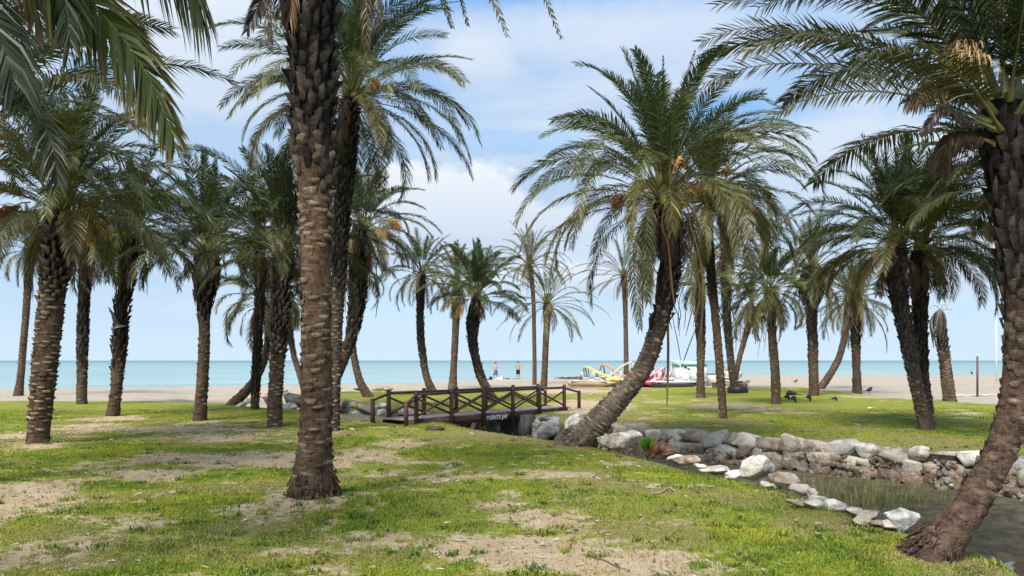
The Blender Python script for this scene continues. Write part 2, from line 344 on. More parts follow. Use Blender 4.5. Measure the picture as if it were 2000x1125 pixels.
def build_water():
    P = [(x+(1.5 if abs(x) > 30 else 2), y-5) for x, y in SHORE]+[(30000, 3000), (30000, 30000), (-30000, 30000), (-30000, -60)]
    bm = bmesh.new(); f = bm.faces.new([bm.verts.new((x, y, -.40)) for x, y in P]); bmesh.ops.triangulate(bm, faces=[f])
    me = bpy.data.meshes.new('sea'); bm.to_mesh(me); bm.free()
    if me.polygons[0].normal.z < 0: me.flip_normals()
    n = NT('sea_water'); pos = n.pos(); sep = n.new('ShaderNodeSeparateXYZ', {0: pos})
    far = n.new('ShaderNodeMapRange', {0: sep.outputs[1], 1: 60, 2: 900}).outputs[0]
    c = n.mix(far, (.27, .385, .38), (.11, .20, .207))
    c = n.mix(n.ramp(n.noise(.11, 6, .65, stretch=(.22, 1, 1)), .38, .66), c, n.mix(.5, c, (.12, .22, .24)))
    n.col(c); n.b.inputs['Roughness'].default_value = .35; n.b.inputs['IOR'].default_value = 1.33; n.b.inputs['Specular IOR Level'].default_value = .35
    hgt = n.math('ADD', n.noise(.8, 5, .6, stretch=(.35, 1, 1)), n.math('MULTIPLY', n.noise(.15, 3, .5, stretch=(.3, 1, 1)), 2)); n.bump(hgt, .9, .35)
    me.materials.append(n.m); o = bpy.data.objects.new('sea', me); COL.objects.link(o); o['kind'] = 'structure'
    # creek water in the channel
    yr = [p for p in NEAR if p[1] < 30]; fr = [p for p in FAR if p[1] < 30]
    bm = bmesh.new(); f = bm.faces.new([bm.verts.new((x, y, -.675)) for x, y in yr+fr[::-1]]); bmesh.ops.triangulate(bm, faces=[f])
    me = bpy.data.meshes.new('creek_water'); bm.to_mesh(me); bm.free()
    if me.polygons[0].normal.z < 0: me.flip_normals()
    n = NT('creek_water'); n.col(n.mix(n.noise(2.5, 5, .6), (.035, .03, .018), (.075, .062, .035)))
    n.b.inputs['Roughness'].default_value = .035; n.b.inputs['Specular IOR Level'].default_value = .8; n.b.inputs['IOR'].default_value = 1.7
    n.bump(n.noise(6, 3, .5, stretch=(1, 2.2, 1)), .12, .02)
    me.materials.append(n.m); o = bpy.data.objects.new('creek_water', me); COL.objects.link(o); o['kind'] = 'structure'
build_water()

# ------------------------------------------------------------------ grass blades on the near lawn, reeds in the creek
def blades(name, x, y, z, hgt, wid, lean, col, rng, kind_label=None):
    n = len(x); a = rng.uniform(0, 2*math.pi, n); la = rng.uniform(0, 2*math.pi, n); b = np.stack([x, y, z], 1)
    wv = np.stack([np.cos(a), np.sin(a), np.zeros(n)], 1)*wid[:, None]/2
    ln = np.stack([np.cos(la), np.sin(la), np.zeros(n)], 1)*(lean*hgt)[:, None]
    up = np.zeros((n, 3)); up[:, 2] = hgt
    mid = b+up*.6+ln*.35; tip = b+up*np.clip(1-.3*lean, .3, 1)[:, None]+ln
    v = np.stack([b-wv, b+wv, mid-wv*.7, mid+wv*.7, tip], 1).reshape(-1, 3)
    i = np.arange(n)*5; t = np.concatenate([np.stack([i, i+1, i+3], 1), np.stack([i, i+3, i+2], 1), np.stack([i+2, i+3, i+4], 1)])
    mb = MB(); mb.add(v, t, np.repeat(col, 5, axis=0)); return mb.build(name, M_blade)
def build_grass():
    rng = np.random.default_rng(5); N = 620000
    u = rng.random(N); Y = 4.9*(26/4.9)**(u**1.15); X = (rng.random(N)*2-1)*Y*.70
    _, sand, inn, t, dn, df, ds = ground(X, Y); dirt, dry = cover(X, Y)
    fine = fbm(X*9, Y*9, 15, 3); k = (sand < .4) & (t < .05) & (rng.random(N) > .95*sst(.16, .60, dirt+(fine-.5)*1.7)) & (fine > .2)
    X, Y, fine, dry, dirt = X[k], Y[k], fine[k], dry[k], dirt[k]; z = ground(X, Y)[0]; n = len(X)
    cl = sst(.4, .75, fbm(X*2.5, Y*2.5, 25, 3))
    hgt = (.014+.022*rng.random(n)+.035*cl*rng.random(n))*(1-.45*np.clip(dry, 0, 1)); wid = .0045+Y*.00055
    c = np.array((.21, .275, .026))[None]*(1-cl[:, None])+np.array((.135, .205, .022))[None]*cl[:, None]
    yl = sst(.5, .7, fbm(X*1.7+9, Y*1.7, 35, 4))[:, None]; c = c*(1-.7*yl)+np.array((.36, .34, .035))*.7*yl
    dm = (np.clip(dry, 0, 1)*.9 > rng.random(n))[:, None]; c = np.where(dm, np.array((.33, .28, .12)), c)
    c = c*rng.uniform(.7, 1.35, (n, 1))
    o = blades('grass', X, Y, z-.004, hgt, wid, rng.uniform(.2, 1.1, n), c, rng); o['kind'] = 'stuff'
    tag(o, 'short green and straw coloured lawn grass', 'grass')
    # coarse grass hanging over the creek banks
    N = 30000; X = rng.uniform(-8, 9.5, N); Y = rng.uniform(5, 27, N); _, sand, inn, t, dn, df, ds = ground(X, Y)
    k = (t < .25) & (sand < .3) & (((df < .9) & (rng.random(N) > df)) | ((dn < .30) & (rng.random(N) > .5))); X, Y = X[k], Y[k]; z = ground(X, Y)[0]; n = len(X)
    c = np.where(rng.random((n, 1)) > .5, np.array((.34, .28, .13)), np.array((.13, .17, .035)))*rng.uniform(.6, 1.2, (n, 1))
    o = blades('bank_grass', X, Y, z, rng.uniform(.03, .11, n), np.full(n, .011), rng.uniform(.6, 2, n), c, rng); o['kind'] = 'stuff'; tag(o, 'dry straw grass along the creek banks', 'grass')
    # reeds
    cx = []; 
    for (px, py, k, sx) in ((1420, 945, 60, .5), (1480, 965, 60, .4), (1560, 960, 110, .5), (1600, 985, 120, .45), (1640, 975, 140, .45), (1690, 965, 130, .45), (1720, 985, 120, .35), (1760, 1000, 80, .3), (1380, 935, 30, .3), (1800, 955, 90, .4), (1670, 1000, 90, .3)):
        X0, Y0 = G(px, py, -.67); cx.append(np.stack([rng.normal(X0, sx*1.3, int(k*4.5)), rng.normal(Y0, sx*1.7, int(k*4.5))], 1))
    P = np.concatenate(cx); X, Y = P[:, 0], P[:, 1]; z, sand, inn, t, *_ = ground(X, Y); k = t > .9; X, Y, z = X[k], Y[k], z[k]; n = len(X)
    c = np.where(rng.random((n, 1)) > .45, np.array((.12, .17, .05)), np.array((.24, .20, .10)))*rng.uniform(.4, 1.2, (n, 1))
    o = blades('reeds', X, Y, np.maximum(z, -.68), rng.uniform(.05, .34, n)*rng.random(n)**1.1, np.full(n, .010), rng.uniform(.05, .7, n)**1.5, c, rng); o['kind'] = 'stuff'; tag(o, 'thin green and dead reeds standing in the creek', 'reeds')
build_grass()
def build_debris():
    rng = np.random.default_rng(31); n = 5200; Y = 5*(20/5)**rng.random(n); X = (rng.random(n)*2-1)*Y*.68
    _, sand, inn, t, dn, df, ds = ground(X, Y); dirt, dry = cover(X, Y); k = (sand < .4) & (t < .05) & (rng.random(n) < .25+dirt); X, Y = X[k], Y[k]; z = ground(X, Y)[0]; n = len(X)
    a = rng.uniform(0, 6.28, n); l = rng.uniform(.01, .05, n)*(.6+.07*Y); w_ = l*rng.uniform(.15, .6, n); d1 = np.stack([np.cos(a), np.sin(a), rng.normal(0, .15, n)], 1)*l[:, None]; d2 = np.stack([-np.sin(a), np.cos(a), rng.normal(0, .3, n)], 1)*w_[:, None]; c = np.stack([X, Y, z+.008+.3*w_], 1)
    v = np.stack([c-d1, c-d2*.5, c+d1, c+d2*.5, c+np.array((0, 0, 1))*(w_*.5)[:, None]], 1).reshape(-1, 3); i = np.arange(n)*5; t_ = np.concatenate([np.stack([i, i+1, i+4], 1), np.stack([i+1, i+2, i+4], 1), np.stack([i+2, i+3, i+4], 1), np.stack([i+3, i, i+4], 1)])
    pal = np.array(((.30, .20, .11), (.16, .10, .06), (.48, .40, .28), (.55, .50, .42), (.10, .08, .05)))[rng.integers(0, 5, n)]
    mb = MB(); mb.add(v, t_, np.repeat(pal*rng.uniform(.7, 1.2, (n, 1)), 5, axis=0)); o = mb.build('leaf_litter', M_bark); o['kind'] = 'stuff'; tag(o, 'small dry leaf flakes and grit scattered over the bare ground', 'leaf litter')
    m = 260; Y = 5*(17/5)**rng.random(m); X = (rng.random(m)*2-1)*Y*.68; _, sand, inn, t, *_r = ground(X, Y); k = (sand < .3) & (t < .02); X, Y = X[k], Y[k]; rep = 26; X2 = np.repeat(X, rep)+rng.normal(0, .045, len(X)*rep); Y2 = np.repeat(Y, rep)+rng.normal(0, .045, len(X)*rep); z = ground(X2, Y2)[0]; n = len(X2); cc = np.repeat(rng.uniform(0, 1, (len(X), 1)), rep, axis=0)
    c = (np.array((.10, .17, .03))*cc+np.array((.22, .26, .03))*(1-cc))*rng.uniform(.7, 1.25, (n, 1)); o = blades('weed_tufts', X2, Y2, z, rng.uniform(.03, .085, n), np.full(n, .016), rng.uniform(.5, 1.6, n), c, rng); o['kind'] = 'stuff'; tag(o, 'coarser darker weed tufts dotted over the lawn', 'weeds')
build_debris()

# ------------------------------------------------------------------ palms
def nrm(v): return v/(np.linalg.norm(v, axis=-1, keepdims=True)+1e-9)
def frond(mb, pts, side, rng, nl=46, ll=.36, lw=.022, col=(.06, .09, .03), tipc=None, stem=(.20, .19, .07), rw=.018, start=.2, vee=.55, droop=.25, lod=0, twist=0., ragged=0.):
    M = len(pts); d = np.r_[0, np.cumsum(np.linalg.norm(np.diff(pts, axis=0), axis=1))]; Ltot = d[-1]; s = d/Ltot
    T = nrm(np.gradient(pts, axis=0)); Sd = np.asarray(side, float)[None]-T*(T@np.asarray(side, float))[:, None]; Sd = nrm(Sd); Nn = np.cross(Sd, T)
    if twist:
        a = twist*s[:, None]; Sd, Nn = Sd*np.cos(a)+Nn*np.sin(a), Nn*np.cos(a)-Sd*np.sin(a)
    # rachis: flattened three-sided stalk, broad at its foot
    r = rw*(1-.86*s)+rw*1.6*np.clip(1-s/.09, 0, 1)
    if lod < 2 or True:
        k = np.arange(0, M, 1 if lod == 0 else 2); k = np.r_[k, M-1] if k[-1] != M-1 else k; m = len(k)
        v = np.stack([pts[k]+Sd[k]*r[k, None], pts[k]-Sd[k]*r[k, None], pts[k]-Nn[k]*r[k, None]*.8], 1).reshape(-1, 3); t = []
        for i in range(m-1):
            for j in range(3):
                a, b = i*3+j, i*3+(j+1) % 3; t += [(a, b, a+3), (b, b+3, a+3)]
        sc = np.asarray(stem)[None]*(1-s[k, None]*.3)+np.asarray(col)[None]*s[k, None]*.3
        mb.add(v, t, np.repeat(sc, 3, axis=0))
    sk = start+(1-start)*(np.arange(nl)+.3)/nl; sk = np.repeat(sk, 2)+rng.uniform(-.4, .4, nl*2)*(1-start)/nl; sk = np.clip(sk, 0, .999); sg = np.tile([1., -1.], nl)
    if ragged:
        kp = rng.random(nl*2) > ragged; sk, sg = sk[kp], sg[kp]
    n = len(sk); f = sk*1.0; ip = lambda Q: np.stack([np.interp(f, s, Q[:, j]) for j in range(3)], 1)
    P, Tt, S1, N1 = ip(pts), nrm(ip(T)), nrm(ip(Sd)), nrm(ip(Nn)); u = (sk-start)/(1-start)
    prof = np.clip(.5+2.2*u, 0, 1)*np.clip(1.15-.72*u**2.6, 0, 1); l = ll*prof*rng.uniform(.82, 1.1, n)
    ang = R(58)-R(27)*u+rng.normal(0, .06, n); vv = vee+rng.normal(0, .17, n)
    D = Tt*np.cos(ang)[:, None]+(S1*(sg*np.cos(vv))[:, None]+N1*np.sin(vv)[:, None])*np.sin(ang)[:, None]
    D = nrm(D); dz = np.zeros((n, 3)); dz[:, 2] = -1
    mid = P+D*(l*.5)[:, None]+dz*(droop*.22*l)[:, None]; tip = P+D*(l*.96)[:, None]+dz*(droop*l)[:, None]
    b = rng.normal(.2, .6, n)[:, None]; W = nrm(np.cross(D, N1*np.cos(b)+S1*sg[:, None]*np.sin(b))); w_ = (lw*rng.uniform(.8, 1.15, n)*(.6+.4*prof))[:, None]
    c = np.asarray(col)[None]*rng.uniform(.72, 1.3, (n, 1)); tc = c*np.array((1.25, 1.1, .9)) if tipc is None else np.asarray(tipc)[None]*rng.uniform(.7, 1.25, (n, 1))
    i = np.arange(n)
    if lod < 2:
        v = np.stack([P-W*w_*.3, P+W*w_*.3, mid-W*w_*.5, mid+W*w_*.5, tip], 1).reshape(-1, 3); i = i*5
        t = np.concatenate([np.stack([i, i+1, i+3], 1), np.stack([i, i+3, i+2], 1), np.stack([i+2, i+3, i+4], 1)])
        cc = np.stack([c, c, c, c, tc], 1).reshape(-1, 3)
    else:
        v = np.stack([P-W*w_*.45, P+W*w_*.45, tip], 1).reshape(-1, 3); i = i*3; t = np.stack([i, i+1, i+2], 1); cc = np.stack([c, c, tc], 1).reshape(-1, 3)
    mb.add(v, t, cc)
YOUNG, MID, OLD, DEAD = np.array((.052, .100, .038)), np.array((.062, .095, .022)), np.array((.118, .116, .026)), np.array((.19, .115, .06))
def crown(mb, dry, C, n, L, rng, lod=0, up=88, low=-8, bend0=30, bend1=102, wind=0., tone=1., olive=.5, ndry=6, drylen=.45, ll=.37, pale=0.):
    nl = (118, 84, 52)[lod]; lw = (.0175, .023, .036)[lod]
    az0 = rng.uniform(0, 6.28); n = int(n*.96); tone *= .74; L = L*(.92 if lod == 0 else .90)
    for i in range(n):
        a = (i+.5)/n; az = az0+i*2.39996+rng.normal(0, .12); el = R(up+(low-up)*a**1.0+rng.normal(0, 6)); bend = R(bend0+(bend1-bend0)*min(1, a*2.0)+rng.normal(0, 12))
        Lf = L*(.70+.33*min(1, a*2.2))*rng.uniform(.80, 1.10)*(1-.15*max(0, a-.7)/.3); M = 13 if lod == 0 else 10
        h = np.array((math.cos(az), math.sin(az))); p = np.array((C[0]+h[0]*.12, C[1]+h[1]*.12, C[2]+.15-.45*a)); pts = [p]; sd = rng.normal(0, .25)
        for j in range(M-1):
            s = (j+.5)/(M-1); e = el-bend*s**1.6; hh = h+np.array((-h[1], h[0]))*sd*s
            hh = hh/np.hypot(*hh); q = np.array((hh[0]*math.cos(e)+wind*s*.5, hh[1]*math.cos(e), math.sin(e))); q /= np.linalg.norm(q)
            pts.append(pts[-1]+q*Lf/(M-1))
        side = np.array((h[1], -h[0], 0))
        if a < .35: c = YOUNG*(1-a/.35)+MID*a/.35
        else: c = MID*(1-(a-.35)/.65*olive*1.4)+OLD*(a-.35)/.65*olive*1.4
        c = c*tone*rng.uniform(.8, 1.2); c = c*(1-pale)+np.array((.17, .19, .11))*pale
        tipc = None if rng.random() > .22+.22*a else (.22, .16, .08)
        frond(mb, np.array(pts), side, rng, nl, ll*rng.uniform(.9, 1.1), lw, c, tipc, rw=.02*(L/3), start=rng.uniform(.16, .24), vee=.45-.35*a, droop=.08+.28*a, lod=lod, twist=rng.normal(0, .5))
    for i in range(ndry):
        az = rng.uniform(0, 6.28); h = np.array((math.cos(az), math.sin(az))); el = R(rng.uniform(-35, -5)); Lf = L*drylen*rng.uniform(.7, 1.25); p = np.array((C[0]+h[0]*.14, C[1]+h[1]*.14, C[2]-.3-.25*rng.random())); pts = [p]
        for j in range(8):
            s = (j+.5)/8; e = el-R(78)*min(1, s*1.7); e = max(e, R(-88)); pts.append(pts[-1]+np.array((h[0]*math.cos(e), h[1]*math.cos(e), math.sin(e)))*Lf/8)
        frond(dry, np.array(pts), (h[1], -h[0], 0), rng, int(nl*.6), ll*.55, lw*.7, DEAD*rng.uniform(.25, .95), None, stem=(.20, .13, .08), rw=.02, start=.12, vee=.1, droop=1.1, lod=max(lod, 1), ragged=.45, twist=rng.normal(0, 1))
def trunk(path, rng, near=1, roots=0, boot=.45, Yf=None, col=(.125, .084, .057), dark=(.027, .021, .018), rough=1.0, pale=1.0):
    P = np.array([np.r_[A(px, py, Y), w_/2/F*Y] for px, py, w_, Y in path]); P = np.vstack([P[0]-(P[1]-P[0])/np.linalg.norm((P[1]-P[0])[:3])*.35, P]); P[0, 3] = P[1, 3]*1.05
    Lt = np.linalg.norm(np.diff(P[:, :3], axis=0), axis=1).sum(); n = int(max(24, Lt/(.045 if near else .11))); Q = catmull(P, n); Q[:, 3] = Q[:, 3]*(.84 if near else .76)-.022*min(1, (rough+.3)/1.6); Q[:, 3] = np.maximum(Q[:, 3], P[1:, 3].min()*.56); ns = 28 if near else 14
    C, rr = Q[:, :3], Q[:, 3]; T = nrm(np.gradient(C, axis=0)); U = nrm(np.cross(T, np.array((0, 1., 0)))); V = np.cross(T, U)
    s = np.r_[0, np.cumsum(np.linalg.norm(np.diff(C, axis=0), axis=1))]; an = np.arange(ns)*2*math.pi/ns; mb = MB()
    ph = rng.uniform(0, 50); k = np.arange(ns)
    nz = fbm(np.cos(an)[None]*2.2+ph+s[:, None]*.2, np.sin(an)[None]*2.2+s[:, None]*3.2, 7, 4)-.5
    rad = rr[:, None]*(1+nz*.16*rough)-.006
    v = C[:, None]+rad[..., None]*(np.cos(an)[None, :, None]*U[:, None]+np.sin(an)[None, :, None]*V[:, None])
    i = (np.arange(n-1)[:, None]*ns+k[None]); j = (np.arange(n-1)[:, None]*ns+((k+1) % ns)[None])
    t = np.concatenate([np.stack([i, j, i+ns], -1).reshape(-1, 3), np.stack([j, j+ns, i+ns], -1).reshape(-1, 3)])
    bt = sst(boot-.12, boot+.12, s/s[-1]+nz.mean(1)*.3)[:, None, None]; base = np.array(col)*(1-bt)+np.array(dark)*bt
    cc = base*(.55+.9*(nz[..., None]+.35))
    mb.add(v.reshape(-1, 3), t, cc.reshape(-1, 3))
    # old leaf bases in a spiral: flat scars low down, standing stubs higher up
    dh = .012 if near else .024; m = int((s[-1]-.1)/dh); h = .1+np.arange(m)*dh+rng.normal(0, .006, m); a0 = np.arange(m)*R(137.5)+rng.normal(0, .10, m)
    ip = lambda Z, hh: np.stack([np.interp(hh, s, Z[:, q]) for q in range(3)], -1)
    f = h/s[-1]; bo = sst(boot-.1, boot+.1, f+rng.normal(0, .04, m)); r0 = np.interp(h, s, rr)
    keep = rng.random(m) > (.30+.25*(vn(h*1.7, a0*0, 3) > .55))*(1-bo)+.02
    dl = R(22)*(1-.56*bo)*rng.uniform(.8, 1.3, m); pr = (.013+.040*bo*rng.uniform(.2, 1.7, m)+.012*rng.random(m))*rough*np.clip(r0/.22, .6, 1.3); hh = (.045+.10*bo)*rng.uniform(.7, 1.3, m)*(1 if near else 1.5)
    def ptv(hv, av, rv):
        Cc, Uu, Vv = ip(C, np.clip(hv, 0, s[-1])), nrm(ip(U, np.clip(hv, 0, s[-1]))), nrm(ip(V, np.clip(hv, 0, s[-1])))
        return Cc+rv[:, None]*(np.cos(av)[:, None]*Uu+np.sin(av)[:, None]*Vv)
    slope = rng.normal(0, .014, m); skew = rng.normal(0, .20, m); rows = []
    for q, (oa, oh) in enumerate(((-1, .012), (-.5, -.004), (.5, -.004), (1, .012))): rows.append(ptv(h-hh+oh, a0+dl*oa*.8, r0*.99))
    for q, (oa, pk, uh) in enumerate(((-1, .25, .0), (-.45, 1, .22), (.45, 1, .22), (1, .25, .0))): rows.append(ptv(h+uh*hh*(.25+1.3*bo)+slope*oa, a0+dl*oa*(1-.75*bo*(abs(oa) < .9))+skew*bo*(pk > .5), r0+pr*pk))
    for q, oa in enumerate((-1, -.45, .45, 1)): rows.append(ptv(h+.012+.02*bo, a0+dl*oa*.95, r0*.97))
    v = np.stack(rows, 1)[keep]; m2 = len(v); i = np.arange(m2)*12; t = []
    for g in (0, 4):
        for q in range(3): t += [np.stack([i+g+q, i+g+q+1, i+g+q+5], 1), np.stack([i+g+q, i+g+q+5, i+g+q+4], 1)]
    bb = bo[keep][:, None]; tint = rng.uniform(.6, 1.35, (m2, 1)); c_lo = (np.array(col)*.75*(1-bb)+np.array(dark)*.7*bb)*tint; pale = pale*(1 if near else .62); top = (np.array((.29, .225, .165))*(1-bb)+np.array((.095, .080, .066))*bb)*pale*rng.uniform(.35, 1.25, (m2, 1)); c_in = c_lo*.5  # darker bottom row paints the shadow under each leaf-base lip into its colour
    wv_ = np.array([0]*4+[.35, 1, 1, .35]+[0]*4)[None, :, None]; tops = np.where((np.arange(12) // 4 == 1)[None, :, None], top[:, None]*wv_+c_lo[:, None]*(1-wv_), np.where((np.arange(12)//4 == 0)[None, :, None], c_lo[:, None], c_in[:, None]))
    mb.add(v.reshape(-1, 3), np.concatenate(t), tops.reshape(-1, 3))
    for q in range(roots):
        a = rng.uniform(0, 6.28); h0 = .38+abs(rng.normal(.0, .14)); L0 = rng.uniform(.05, .16); hs = np.linspace(h0, h0-L0, 5); av = a+np.cumsum(rng.normal(0, .09, 5)); rv = np.interp(hs, s, rr)*np.array((.98, 1.03, 1.05, 1.06, 1.07))+np.array((0, .004, .01, .018, .03))
        mb.tube(ptv(hs, av, rv), np.linspace(.004, .007, 5)*rng.uniform(.6, 1.4), np.array(col)*rng.uniform(.5, 1.4), 4, False)
    return mb, C, rr, P[1, :3]
def cluster(mb, C, d, rng, size=.45, col=(.55, .33, .10), n=130):
    """hanging spray of date stalks from C along d"""
    d = np.array(d, float); mb.tube(catmull([C, C+d*.45*size+np.array((0, 0, .06)), C+d*size], 6), .016, (.42, .30, .10), 5)
    for i in range(n):
        v = nrm(d+rng.normal(0, .34, 3)); l = size*rng.uniform(.5, 1.0); a = C+d*size*rng.uniform(.35, 1.0)
        p = [a, a+v*l*.4, a+v*l*.7+np.array((0, 0, -.14*l)), a+v*l*.85+np.array((0, 0, -.5*l))]
        mb.tube(catmull(p, 6), np.linspace(.008, .005, 6), np.array(col)*rng.uniform(.5, 1.2), 3, False)
def hangers(mb, C, rng, n, lmin, lmax, r=.25, col=(.20, .14, .09), sway=.12):
    for i in range(n):
        a = rng.uniform(0, 6.28); p0 = C+np.array((math.cos(a)*r*.5, math.sin(a)*r*.5, -.1)); l = rng.uniform(lmin, lmax); q = np.array((math.cos(a)*r, math.sin(a)*r, 0)); sw = rng.normal(0, sway, 2)
        jt = lambda: rng.normal(0, .055, 3)*np.array((1, 1, .3)); p = [p0, p0+q*.9+np.array((0, 0, .02)), p0+q*1.2+np.array((sw[0]*.1, sw[1]*.1, -l*.2))+jt(), p0+q*1.25+np.array((sw[0]*.3, sw[1]*.3, -l*.4))+jt(), p0+q*1.2+np.array((sw[0]*.6, sw[1]*.6, -l*.7))+jt()*1.6, p0+q*1.2+np.array((sw[0], sw[1], -l))+jt()*2]
        mb.tube(catmull(p, 16), np.interp(np.linspace(0, 1, 16), [0, .6, .85, 1], [.022, .016, .024, .008])*rng.uniform(.7, 1.2), np.array(col)*rng.uniform(.6, 1.4), 4)
PALMS = []
def palm(label, path, Y, L, n=54, near=1, boot=.45, seed=0, clusters=(), hang=None, dry=6, fr=(), tone=1., topc=None, tk={}, name='palm_tree', **kw):
    rng = np.random.default_rng(1000+seed); path = [(p[0], p[1], p[2], p[3] if len(p) > 3 else Y) for p in path]
    if 'topc' in kw or topc is not None: path.append((topc[0], topc[1]+.012*F/topc[2]*1, path[-1][2]*.72, topc[2]))
    tb, C, rr, base = trunk(path, rng, near == 1 or near is True, boot=boot, **tk); b = base
    root = empty(name, tuple(b)); tag(root, label, 'palm tree', 'date palms on the beach lawn')
    tb.build('trunk', M_bark, root, b)
    top = C[-1] if topc is None else A(*topc)
    cr, dr = MB(), MB(); lod = {1: 0, 2: 1, 3: 2, 0: 2}[near] if near in (0, 1, 2, 3) else 0
    crown(cr, dr, top, n, L, rng, lod=lod, tone=tone, ndry=dry, **kw)
    for q in fr:
        pts = catmull([A(*p) for p in q['p']], 18); sdv = nrm(np.cross(nrm(pts[-1]-pts[0]), (0, -1., .35))) if 'side' not in q else np.array(q['side'], float)
        tgt = dr if q.get('dry') else cr
        frond(tgt, pts, sdv, rng, int(q.get('nl', 70)*1.2), q.get('ll', .36), q.get('lw', .024), q.get('col', MID), q.get('tipc'), rw=q.get('rw', .018), start=q.get('start', .15), vee=q.get('vee', .4), droop=q.get('droop', .25), lod=0, ragged=q.get('ragged', 0), twist=q.get('twist', 0), stem=q.get('stem', (.20, .19, .07)))
    cr.build('crown', M_leaf, root, b)
    if dr.n: dr.build('dry_fronds', M_leaf, root, b)
    for (px, py, sx, sz, size, col) in clusters:
        c = MB(); cluster(c, A(px, py, top[1]-.25), nrm(np.array((sx, -.35, sz))), rng, size, col); c.build('date_cluster', M_fruit, root, b)
    if hang:
        c = MB(); hangers(c, top+np.array((0, -.05, -.25)), rng, *hang); c.build('hanging_stalks', M_fruit, root, b)
    PALMS.append(root); return root
OR, YE, BE = (.50, .25, .06), (.56, .40, .16), (.46, .32, .17)
